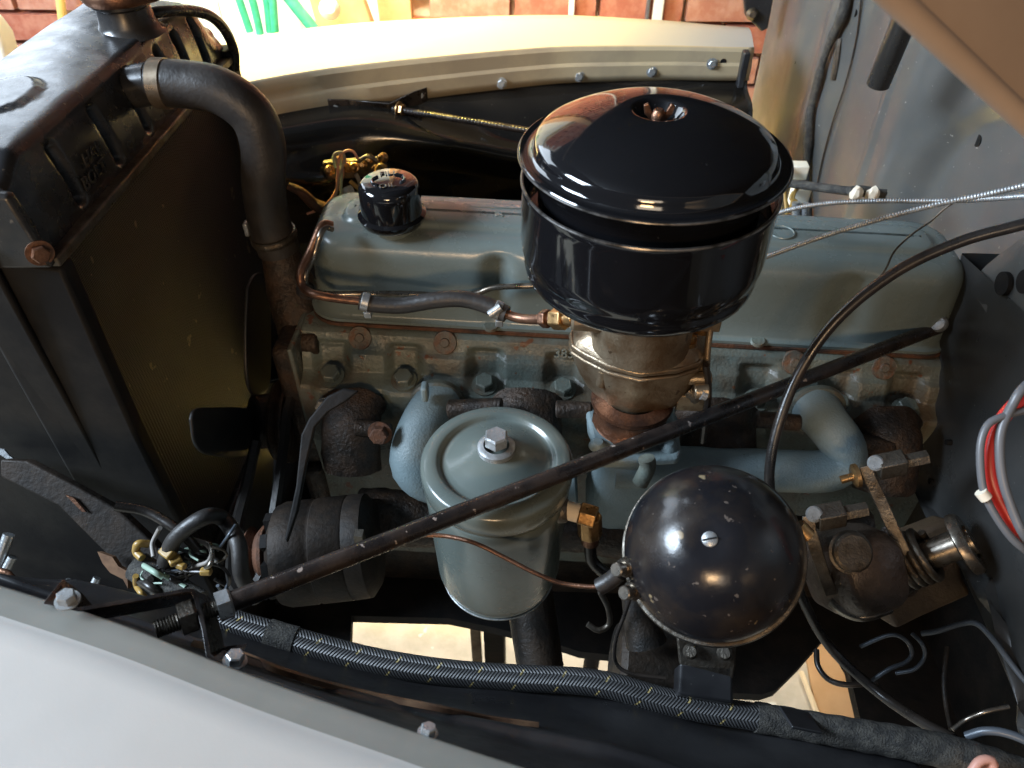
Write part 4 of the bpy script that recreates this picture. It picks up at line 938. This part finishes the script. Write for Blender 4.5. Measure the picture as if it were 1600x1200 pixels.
# connector block between air cleaner and firewall
cn = thing('voltage_regulator', P(1245, 300, 1.15), 'pale connector block with yellow wires right behind the air cleaner', 'connector')
mb = MB(); mb.box(P(1247, 266, 1.15), (.026, .02, .022)); mb.box(P(1249, 305, 1.16), (.026, .02, .03)); build('connector_body', mb, 'cream', cn, bev=.002)
mb = MB(); mb.cyl(P(1244, 316, 1.12), P(1244, 338, 1.13), .006, n=14); mb.cyl(P(1258, 318, 1.12), P(1257, 338, 1.13), .006, n=14); build('stud', mb, 'steel', cn)
for pts in (((1226, 258), (1222, 270), (1228, 278), (1225, 290), (1230, 335)), ((1233, 262), (1229, 272), (1238, 280)), ((1240, 300), (1236, 310), (1244, 316), (1232, 332)), ((1252, 290), (1242, 300), (1236, 322), (1228, 335))):
    mb = MB(); mb.tube([P(x, y, 1.13) for x, y in pts], .0028, 8); build('wire', mb, 'yplastic', cn)
# red and grey wires at far right
rw = thing('battery_wires', P(1560, 720, .60), 'red and grey wires bulging in from the right edge', 'wires')
for m_, r_, pts in (('red', .0054, ((1700, 560), (1640, 585), (1600, 618), (1566, 655), (1548, 700), (1550, 750), (1572, 800), (1600, 838), (1640, 880), (1700, 920))),
    ('grey', .0036, ((1700, 545), (1640, 575), (1600, 605), (1582, 632), (1565, 670), (1562, 710), (1568, 755), (1585, 805), (1602, 840), (1640, 900), (1700, 950))),
    ('grey', .0030, ((1605, 640), (1570, 650), (1545, 662), (1533, 690), (1532, 730), (1538, 770), (1555, 805), (1580, 840), (1605, 862), (1640, 890), (1700, 930)))):
    mb = MB(); mb.tube([P(x, y, .60 + (.008 if m_ == 'red' else 0) + .0006 * max(0, x - 1600)) for x, y in pts], r_, 12, step=.004); build('wire', mb, m_, rw)
mb = MB(); mb.tube([P(1532, 768, .599), P(1541, 779, .599)], .0048, 12, sm=0); build('crimp', mb, 'tape', rw)
# ================================================================ HORN-LIKE DOME
hc = P(1112, 862, .665); hax = ((CAM - hc).normalized() + Vector((-.08, .0, .30))).normalized(); HR = .0765
hn = thing('dome_housing', hc, 'aged black speckled dome housing with slotted centre screw', 'dome')
dprof = [(.002, .0728), (.004, .0735), (.007, .0736)]
dprof = [(0, .070)] + [(HR * .985 * math.sin(a), HR * .99 * math.cos(a) - .003 - .003 * gauss(a - .05, .14)) for a in [R(3 + i * 87 / 26) for i in range(27)]]
mb = MB(); mb.lathe(dprof + [(HR, -.004), (HR, -.010)], hc, hax, 96); build('dome_cover', mb, 'horn', hn, ang=60)
mb = MB(); mb.lathe([(HR - .001, -.012), (HR + .0016, -.011), (HR + .0022, -.007), (HR + .0012, -.003), (HR - .003, -.002)], hc, hax, 96); build('rim_band', mb, 'dsteel', hn)
mb = MB(); mb.lathe([(HR - .002, -.010), (HR - .004, -.035), (HR * .8, -.055), (0, -.06)], hc, hax, 64); build('rear_shell', mb, 'grime', hn)
x_, y_, z_ = basis(hax); st = hc + z_ * (HR - .0065)
mb = MB(); mb.lathe([(0, .002), (.0045, .0018), (.0062, .0005), (.0066, -.002)], st, z_, 24); scr = build('centre_screw', mb, 'steel', hn)
mb = MB(); sx = (x_ * .8 + y_ * .55).normalized(); mm = Matrix((sx, z_.cross(sx), z_)).transposed(); mb.box(st + z_ * .002, (.0115, .0013, .0008), mm); build('screw_slot', mb, 'dark', hn)
mb = MB(); mb.lathe([(.0066, .0), (.0095, .0012), (.0105, -.001)], st - z_ * .0015, z_, 24); build('screw_dimple', mb, 'rust', hn)
# clamp ears, bracket
for px, py in ((975, 888), (987, 924)):
    q = P(px, py, .655); mb = MB(); mb.cyl(q, q + Vector((-.008, -.006, .006)), .0062, n=14, ch=.001); mb.cyl(q + Vector((.004, .004, -.002)), q, .0085, n=14); build('clamp_bolt', mb, 'tube', hn)
mb = MB(); mb.cyl(P(1246, 822, .70), P(1262, 838, .70), .008, n=14); build('clamp_bolt', mb, 'brass', hn)
mb = MB(); mb.prism([P(x, y, .70) for x, y in ((1058, 960), (1175, 955), (1152, 990), (1150, 1040), (1146, 1062), (1062, 1040), (1058, 1000))], (0, .006, -.003)); build('mount_bracket', mb, 'dsteel', hn, bev=.002)
mb = MB(); mb.prism([P(x, y, .70) for x, y in ((1062, 1035), (1146, 1040), (1146, 1100), (1060, 1085))], (0, .01, -.03)); build('mount_foot', mb, 'black', hn, bev=.003)
for px, py in ((1079, 1018), (1132, 1020)):
    q = P(px, py, .694); mb = MB(); mb.lathe([(0, .003), (.005, .003), (.007, 0)], q, (CAM - q), 16); build('bracket_rivet', mb, 'dsteel', hn)
# lead to the dome
cable('dome_lead', [(640, 838, .70), (690, 837, .70), (740, 848, .69), (790, 872, .685), (835, 895, .68), (880, 912, .68), (940, 917, .67), (960, 908, .668)], .0021, 'copper', 'thin brown lead sagging past the oil filter to the dome', 'lead', 8)
cable('lead_boot', [(936, 917, .672), (952, 908, .668), (968, 895, .662)], .0075, 'rubber', 'short rubber boot on the lead at the left of the dome', 'boot', 12)
cable('strap_hook', [(938, 925, .70), (950, 950, .71), (952, 975, .72), (935, 985, .72), (918, 975, .72)], .0028, 'dsteel', 'small hooked dark strap below the lead boot', 'strap', 10)
cable('dome_clip_wire', [(986, 930, .66), (976, 960, .67), (962, 1000, .68), (962, 1035, .69), (985, 1052, .69), (1040, 1060, .69)], .0018, 'cable', 'thin black wire bent under the dome housing', 'wire', 8)
mb = MB(); a = P(1000, 985, .72); mb.cyl(P(990, 930, .74), P(1010, 1005, .74), .012, .02, n=18); mb.cyl(P(960, 1035, .80), P(1060, 1050, .80), .045, n=28, ch=.006); tag(build('starter_motor', mb, 'grime'), 'greasy dark motor body low behind the dome housing', 'motor')
# ================================================================ STEERING BOX AND LEVERS
sg = thing('steering_box', P(1350, 900, .82), 'brown greasy steering gear housing at lower right', 'steering box')
mb = MB(); a = P(1348, 893, .80); ax = Vector((.25, -.65, .7)).normalized(); x_, y_, z_ = basis(ax); rows = []
for k, h_ in ((.85, -.05), (1.04, -.045), (1.08, -.02), (1.0, .010), (.92, .022), (.74, .030)):
    rows.append([a + z_ * h_ + x_ * math.copysign(abs(math.cos(t * math.pi / 20)) ** .62, math.cos(t * math.pi / 20)) * .038 * k + y_ * math.copysign(abs(math.sin(t * math.pi / 20)) ** .62, math.sin(t * math.pi / 20)) * .042 * k for t in range(40)])
mb.rings(rows)
for v in mb.bm.verts: v.co += Vector((nzv(*v.co, 60), nzv(*v.co, 55), nzv(*v.co, 50))) * .002
build('housing', mb, 'sbox', sg, ang=60)
mb = MB(); mb.lathe([(0, .006), (.017, .006), (.0195, .004), (.0195, -.002), (.022, -.003)], P(1331, 863, .768), (.05, -.6, .8), 32); build('filler_plug', mb, 'dsteel', sg)
mb = MB(); mb.prism([P(x, y, .86) for x, y in ((1385, 850), (1490, 810), (1505, 900), (1520, 930), (1440, 965), (1400, 985), (1380, 940))], (0, .03, -.03)); build('mount_plate', mb, 'sbox2', sg, bev=.006)
for px, py in ((1392, 838), (1416, 915), (1470, 873)):
    q = P(px, py, .835); mb = MB(); mb.hexbolt(q, (CAM - q), .010, .010, 1.2); build('mount_bolt', mb, 'exh', sg)
mb = MB(); mb.tube([P(1300, 940, .80), P(1320, 955, .79), P(1350, 962, .785), P(1390, 950, .79)], .006, 10); build('gasket_bead', mb, 'tube', sg)
sh = thing('steering_shaft', P(1490, 850, .82), 'bare steel column tube entering a ring in the cowl panel', 'shaft')
mb = MB(); mb.cyl(P(1400, 886, .84), P(1520, 842, .80), .0155, n=28); build('tube', mb, 'tube', sh)
mb = MB(); q = P(1517, 846, .80); mb.lathe([(.018, 0), (.030, .0), (.033, .004), (.033, .010), (.028, .012), (.020, .008)], q, (P(1400, 886, .84) - P(1520, 842, .80)), 36); build('seal_ring', mb, 'tube', sh)
mb = MB()
pts = []
c0 = P(1408, 880, .825); c1 = P(1452, 864, .81)
x_, y_, z_ = basis(c1 - c0); Lh = (c1 - c0).length
for i in range(4 * 16 + 1):
    a = i * 2 * math.pi / 16; pts.append(c0 + z_ * Lh * i / 64 + (x_ * math.cos(a) + y_ * math.sin(a)) * .0265)
mb.tube(pts, .0042, 10, sm=0); build('return_spring', mb, 'dsteel', sh)
def lever(nm, pts, w_, label, dd):
    t = thing(nm, P(pts[0][0], pts[0][1], dd), label, 'lever')
    mb = MB(); rows = []
    pp = [P(x, y, d) for x, y, d in pts]
    for i, p in enumerate(pp):
        d_ = (pp[min(i + 1, len(pp) - 1)] - pp[max(i - 1, 0)]).normalized(); n = d_.cross(CAM - p).normalized(); f_ = (CAM - p).normalized()
        rows.append([p - n * w_ - f_ * .002, p + n * w_ - f_ * .002, p + n * w_ + f_ * .002, p - n * w_ + f_ * .002])
    mb.rings(rows); build('arm', mb, 'dsteel', t, bev=.001); return t
def clevis(t, q, ax, s):
    ax = Vector(ax).normalized(); up_ = Vector((0, 0, 1)); sd = up_.cross(ax).normalized(); u2 = ax.cross(sd); m_ = Matrix((ax, sd, u2)).transposed()
    mb = MB(); mb.box(q, (.026 * s, .018 * s, .020 * s), m_); build('clevis_block', mb, 'dsteel2' if 'dsteel2' in M else 'dsteel', t, bev=.0015)
    mb = MB(); mb.cyl(q + ax * .012 * s, q + ax * .034 * s, .0075 * s, n=6); build('clevis_rod', mb, 'dsteel', t)
    mb = MB(); mb.lathe([(0, .004), (.006 * s, .004), (.0078 * s, .002), (.0078 * s, -.001), (.0055 * s, -.001), (.0055 * s, -.02)], q - ax * .017 * s + Vector((0, 0, .008)), (-.3, -.5, .8), 18); build('pin', mb, 'steel', t)
    mb = MB(); mb.lathe([(.0, -.003), (.012 * s, -.003), (.012 * s, .001), (.009 * s, .003), (0, .003)], q - ax * .034 * s - u2 * .006, -ax, 18); mb.cyl(q - ax * .03 * s - u2 * .006, q - ax * .048 * s - u2 * .008, .004 * s, n=10); build('washer', mb, 'brass', t)
t = lever('shift_lever', [(1352, 728, .79), (1358, 745, .79), (1375, 780, .80), (1395, 825, .80), (1415, 868, .80), (1428, 905, .80)], .0062, 'long flat steel lever running up to the upper clevis', .79)
clevis(t, P(1392, 726, .79), (.9, .1, .25), 1.05)
t = lever('clutch_lever', [(1263, 806, .77), (1266, 830, .77), (1278, 870, .78), (1288, 900, .79), (1300, 930, .79)], .0062, 'short greasy lever carrying the lower clevis near the dome', .77)
clevis(t, P(1297, 806, .77), (.9, .1, .22), 1.05)
# lower-right pipes
cable('brake_line', [(1440, 990, .80), (1465, 986, .79), (1500, 975, .78), (1525, 974, .77), (1548, 995, .76), (1575, 1030, .75), (1600, 1062, .74), (1660, 1130, .72)], .0028, 'bluegrey', 'blue-grey steel line bending down at lower right', 'brake line', 10)
cable('brake_line', [(1345, 1010, .84), (1390, 992, .82), (1415, 1000, .81), (1425, 1020, .81), (1415, 1035, .81), (1390, 1045, .81), (1360, 1065, .82)], .0022, 'bluegrey', 'small hooked inner loop of grey line below the steering box', 'brake line', 10)
cable('brake_line', [(1425, 990, .81), (1440, 1005, .80), (1445, 1025, .80), (1430, 1045, .80), (1400, 1052, .81)], .0021, 'bluegrey', 'small hooked outer loop of grey line below the steering box', 'brake line', 10)
cable('drain_loop', [(1276, 1015, .86), (1278, 1040, .85), (1295, 1062, .84), (1325, 1070, .83), (1370, 1066, .83)], .0032, 'cable', 'thin black loop in front of the cardboard', 'wire', 8)
cable('hanging_wire', [(1480, 1010, .78), (1475, 1060, .77), (1478, 1100, .76), (1486, 1140, .74)], .0024, 'grime', 'dull wire hanging vertically at lower right', 'wire', 8)
cable('slanting_wire', [(1576, 1104, .72), (1540, 1112, .72), (1510, 1124, .73), (1488, 1140, .73)], .0022, 'tube', 'thin wire slanting to the loom end at lower right', 'wire', 8)
cable('tan_loop', [(1516, 1210, .68), (1530, 1190, .68), (1548, 1187, .68), (1552, 1196, .68), (1535, 1206, .69)], .0042, 'pinkw', 'tan plastic loop at the bottom right edge', 'loop', 10)
cable('edge_hose', [(1510, 1150, .72), (1540, 1142, .71), (1580, 1148, .70), (1640, 1175, .69)], .004, 'bluegrey', 'grey hose curving out at the bottom right corner', 'hose', 10)
# ================================================================ FAN, PULLEY, BELT, ALTERNATOR
fn = thing('fan', (-.385, .76, .93), 'black engine fan with rounded blades behind the radiator', 'fan')
def blade(pts, nm='blade'):
    mb = MB(); mb.prism(pts, (-.004, .0, 0)); build(nm, mb, 'fan', fn, bev=.0015)
FXX = -.372
blade(smooth_path([PX(x, y, FXX) for x, y in ((388, 450), (398, 430), (412, 427), (421, 445), (424, 520), (422, 600), (402, 618), (388, 600), (385, 520), (388, 450))], 5)[:-1])
blade(smooth_path([PX(x, y, FXX) for x, y in ((300, 655), (306, 640), (330, 636), (395, 641), (402, 680), (390, 711), (335, 713), (308, 697), (300, 655))], 5)[:-1])
blade([PX(x, y, FXX) for x, y in ((395, 700), (430, 700), (420, 840), (395, 860), (380, 830))])
mb = MB(); mb.cyl(PX(396, 660, -.375), PX(440, 655, -.345), .036, n=32, ch=.003); build('hub', mb, 'grime', fn)
mb = MB(); a = PX(440, 655, -.345); mb.lathe([(0, -.002), (.055, -.002), (.058, .002), (.048, .008), (.058, .015), (.058, .018), (0, .018)], a, (1, 0, 0), 48); build('pulley', mb, 'exh', fn)
# belt
al = P(400, 860, .93)
mb = MB()
bpl = [P(x, y, d) for x, y, d in ((458, 612, .98), (448, 650, .975), (440, 720, .96), (430, 790, .94), (420, 850, .92), (405, 905, .90), (380, 930, .90), (362, 900, .92), (368, 830, .93), (385, 760, .95), (400, 690, .97))]
mb.tube(bpl, .007, 6, step=.01); tag(build('fan_belt', mb, 'rubber'), 'black fan belt running down to the alternator', 'belt')
alt = thing('alternator', P(500, 860, .93), 'dark grimy alternator low at the front of the engine', 'alternator')
a0, a1 = P(430, 868, .93), P(590, 850, .93); axd = (a1 - a0).normalized(); Lb = (a1 - a0).length
ks = .90
mb = MB(); mb.lathe([(a * ks, b) for a, b in [(0, 0), (.045, 0), (.066, .010), (.070, .020), (.070, .050), (.0685, .052), (.0685, .0555), (.070, .057), (.070, .092), (.0685, .094), (.070, .096), (.069, .115), (.055, Lb), (0, Lb)]], a0, axd, 56); build('case', mb, 'alt', alt, ang=40)
mb = MB()
x_, y_, z_ = basis(axd)
for k in range(10):
    a = k * math.pi / 5; c_ = a0 + axd * .004 + (x_ * math.cos(a) + y_ * math.sin(a)) * .046; mb.box(c_, (.008, .02, .016), Matrix((axd, x_ * math.cos(a) + y_ * math.sin(a), axd.cross(x_ * math.cos(a) + y_ * math.sin(a)))).transposed())
build('vent_ribs', mb, 'dark', alt)
mb = MB(); mb.lathe([(0, -.030), (.034, -.030), (.038, -.026), (.030, -.018), (.038, -.010), (.038, -.006), (0, -.004)], a0, axd, 40); build('pulley', mb, 'rust', alt)
mb = MB(); mb.prism([P(x, y, .80) for x, y in ((470, 680), (482, 655), (510, 620), (535, 608), (560, 612), (540, 628), (512, 645), (492, 668), (480, 720), (465, 800), (448, 850), (444, 842), (462, 760))], (0, .006, -.004)); build('adjuster_arm', mb, 'dark', alt, bev=.002)
mb = MB(); mb.box(P(563, 845, .865), (.010, .01, .03)); build('terminal_slot', mb, 'dsteel', alt)
# ================================================================ FRONT LOWER LEFT: cross brace, wire bundle, debris
cb2 = thing('cross_brace', P(120, 800, .80), 'brown dusty diagonal brace below the radiator core', 'brace')
mb = MB(); pts = [(0, 718), (40, 720), (110, 756), (180, 795), (240, 850), (300, 930), (250, 945), (200, 900), (150, 850), (90, 790), (0, 745)]
mb.prism([P(x, y, .84) for x, y in pts], (.004, .008, -.006)); build('strap', mb, 'alt', cb2, bev=.002)
mb = MB(); pts = [(152, 862), (175, 870), (185, 885), (198, 892), (200, 920), (192, 905), (172, 895), (160, 880)]
mb.prism([P(x, y, .825) for x, y in pts], (.002, .003, -.003)); build('torn_label', mb, 'tan', cb2)
mb = MB(); mb.prism([P(x, y, .836) for x, y in ((102, 773), (115, 778), (134, 800), (128, 800))], (.001, .001, -.001)); build('chipped_patch', mb, 'copper', cb2)
wb = thing('wire_bundle', P(290, 870, .80), 'tangle of old wires with yellow connectors at lower left', 'wires')
random.seed(3)
loops = [('cable', .0055, [(180, 790), (230, 800), (280, 830), (310, 860)]), ('rubber', .0085, [(258, 880), (275, 840), (320, 808), (350, 812), (372, 850), (378, 900), (400, 935)]),
    ('greyw', .0022, [(275, 842), (296, 842), (318, 848), (330, 862), (324, 878), (300, 886), (282, 895)]), ('greyw', .0024, [(240, 870), (238, 850), (246, 832), (250, 825)]),
    ('tube', .0024, [(300, 850), (325, 848), (332, 865), (326, 885), (300, 897), (275, 905)]), ('yplastic', .0042, [(222, 872), (213, 862), (216, 850), (232, 850)]),
    ('yplastic', .003, [(212, 900), (213, 915), (222, 928), (232, 938)]), ('greenw', .003, [(222, 882), (240, 893), (255, 902)]), ('cable', .0035, [(235, 905), (250, 895), (270, 905), (290, 915)]),
    ('greenw', .0026, [(255, 898), (272, 908), (290, 918)]), ('cable', .0018, [(320, 880), (345, 885), (358, 900), (355, 915), (335, 905)]), ('bluegrey', .0018, [(338, 882), (352, 890), (358, 903), (350, 925), (340, 915)]),
    ('rubber', .004, [(262, 870), (290, 868), (320, 870), (345, 880)]), ('cable', .0045, [(216, 905), (240, 920), (270, 940), (300, 950)]), ('bluegrey', .0016, [(368, 820), (356, 838), (340, 860)])]
for m_, r_, pts in loops:
    mb = MB(); mb.tube([P(x, y, .80 + random.uniform(-.015, .015)) for x, y in pts], r_, 10); build('wire', mb, m_, wb)
for k in range(16):
    cx_, cy_ = 285 + random.uniform(-45, 45), 888 + random.uniform(-25, 22); a_ = random.uniform(0, 6); rr = random.uniform(14, 34); dd0 = .80 + random.uniform(-.02, .02)
    pts = [(cx_ + rr * math.cos(a_ + t * .75) * (1 + .15 * math.sin(t)), cy_ + rr * .55 * math.sin(a_ + t * .75)) for t in range(random.randint(4, 7))]
    mb = MB(); mb.tube([P(x, y, dd0 + .004 * i_) for i_, (x, y) in enumerate(pts)], random.uniform(.0010, .0020), 8); build('wire', mb, random.choice(['cable', 'greenw', 'grime', 'dsteel', 'exh', 'cable', 'bluegrey']), wb)
for px, py, s in ((262, 864, .9), (274, 876, .7), (322, 893, .65), (283, 884, .6)):
    mb = MB(); q = P(px, py, .79); mb.box(q, (.018 * s, .012 * s, .011 * s), Matrix.Rotation(random.uniform(-1, 1), 3, 'Z') @ Matrix.Rotation(random.uniform(-.6, .6), 3, 'X')); build('connector', mb, 'yplastic', wb, bev=.002)
mb = MB(); mb.tube([P(215, 885, .82), P(260, 915, .81), P(310, 945, .80)], .016, 12); build('loom_end', mb, 'cloth', wb)
# bright glints through the grille: chrome bars
gr = thing('grille_bars', P(150, 930, .80), 'bright upright grille bars glinting behind the near fender edge', 'grille')
for x0, y0, x1, y1, r_ in ((152, 903, 130, 945, .0042), (108, 905, 92, 945, .003), (172, 922, 160, 945, .0035), (196, 928, 190, 945, .003), (14, 835, -6, 890, .006), (20, 870, 4, 900, .005)):
    mb = MB(); mb.tube([P(x0, y0, .84), P(x1, y1, .84)], r_, 10, sm=0); build('bar', mb, 'steel', gr)
mb = MB(); mb.prism([P(x, y, .75) for x, y in ((-5, 888), (12, 893), (24, 905), (32, 925), (-5, 935))], (0, .004, -.002)); tag(build('headlamp_shell', mb, 'copper', bev=.002), 'brown rounded metal shell peeping over the near fender edge', 'shell')
mb = MB(); mb.prism([P(x, y, .80) for x, y in ((-4, 700), (6, 702), (14, 712), (20, 716), (10, 717), (-4, 708))], (0, .002, -.002)); tag(build('chrome_clip', mb, 'steel'), 'tiny bright clip at the left edge of the photo', 'clip')
mb = MB(); q = P(6, 541, .93); mb.lathe([(0, .009), (.008, .007), (.012, .002), (.012, -.004)], q, (.7, -.6, .2), 20); build('side_bolt', mb, 'copper', rd)
# near side baffle that closes the front left corner (dark)
mb = MB(); mb.box((-.80, .548, .80), (.62, .008, .86)); mb.box((-.60, .40, .45), (.5, .30, .2))
tag(build('radiator_baffle', mb, 'rsup', bev=.003), 'black support sheet beside the near edge of the radiator', 'panel')
# underbody: dark cross members and sump
ub = thing('chassis_frame', (0, .6, .4), 'dark chassis members and sump below the engine', 'chassis')
ed = [(430, 1075), (546, 1050), (549, 962), (620, 964), (700, 966), (770, 980), (850, 1000), (905, 1018), (960, 1024), (975, 1075), (1190, 1085), (1212, 1078), (1250, 1040), (1276, 1010), (1292, 992), (1308, 1012), (1326, 1045), (1343, 1118), (1358, 1150), (1420, 1200)]
ed = [PZ(x, y, .50) for x, y in ed]
mb = MB(); mb.prism([(-.75, .98, .50), (-.75, ed[0].y, .50)] + ed + [(.9, ed[-1].y, .50), (.9, 1.0, .50)], (0, 0, -.02)); build('floor_mask_sheet', mb, 'dark', ub)  # added dark sheet hiding the lit floor, cut along the bright gap
a, b_ = PZ(752, 1000, .2), PZ(792, 1000, .2); mb = MB(); mb.box(((a.x + b_.x) / 2 + .004, a.y - .02, .25), (b_.x - a.x - .012, .05, .5)); build('frame_leg', mb, 'dark', ub, bev=.004)
a, b_ = PZ(736, 1000, .2), PZ(752, 1000, .2); mb = MB(); mb.box(((a.x + b_.x) / 2, a.y, .25), (b_.x - a.x, .012, .5)); build('frame_web', mb, 'dsteel', ub, bev=.002)
a = PZ(925, 1030, .3); mb = MB(); mb.cyl((a.x, a.y, .05), (a.x, a.y, .48), .014, n=16); build('frame_leg', mb, 'dark', ub)
mb = MB(); mb.tube([(-.05, .78, .47), (.5, .78, .44)], .10, 28, sm=0); build('sump', mb, 'grime', ub)
mb = MB(); mb.box((-.66, .72, .52), (.5, .62, .10)); build('front_cross_member', mb, 'dark', ub, bev=.02)
mb = MB(); mb.box((.78, .45, .58), (.22, .8, .12)); build('rear_cross_member', mb, 'dark', ub, bev=.02)
# cardboard sheets on the floor
cds = thing('cardboard_sheet', PZ(1310, 1080, .01), 'flattened tan cardboard lying on the concrete floor', 'cardboard')
mb = MB(); a = [PZ(x, y, .012) for x, y in ((1255, 1000), (1300, 985), (1330, 1060), (1360, 1150), (1290, 1170), (1270, 1080))]; mb.prism([p - Vector((0, 0, .008)) for p in a], (0, 0, .008)); build('sheet', mb, 'card', cds)
mb = MB(); a, b_, = PZ(1252, 1050, .013), PZ(1290, 1150, .013); mb.tube([a, b_], .006, 6, sm=0); build('cut_edge', mb, 'cardedge', cds)

for o_ in bpy.data.objects:
    n_ = o_.name.split('.')[0]
    g_ = {'brake_line': 'grey lines at lower right', 'garden_hose': 'green hose strands behind the radiator', 'wall_strip': 'white strips on the brick wall'}.get(n_)
    if g_: o_['group'] = g_
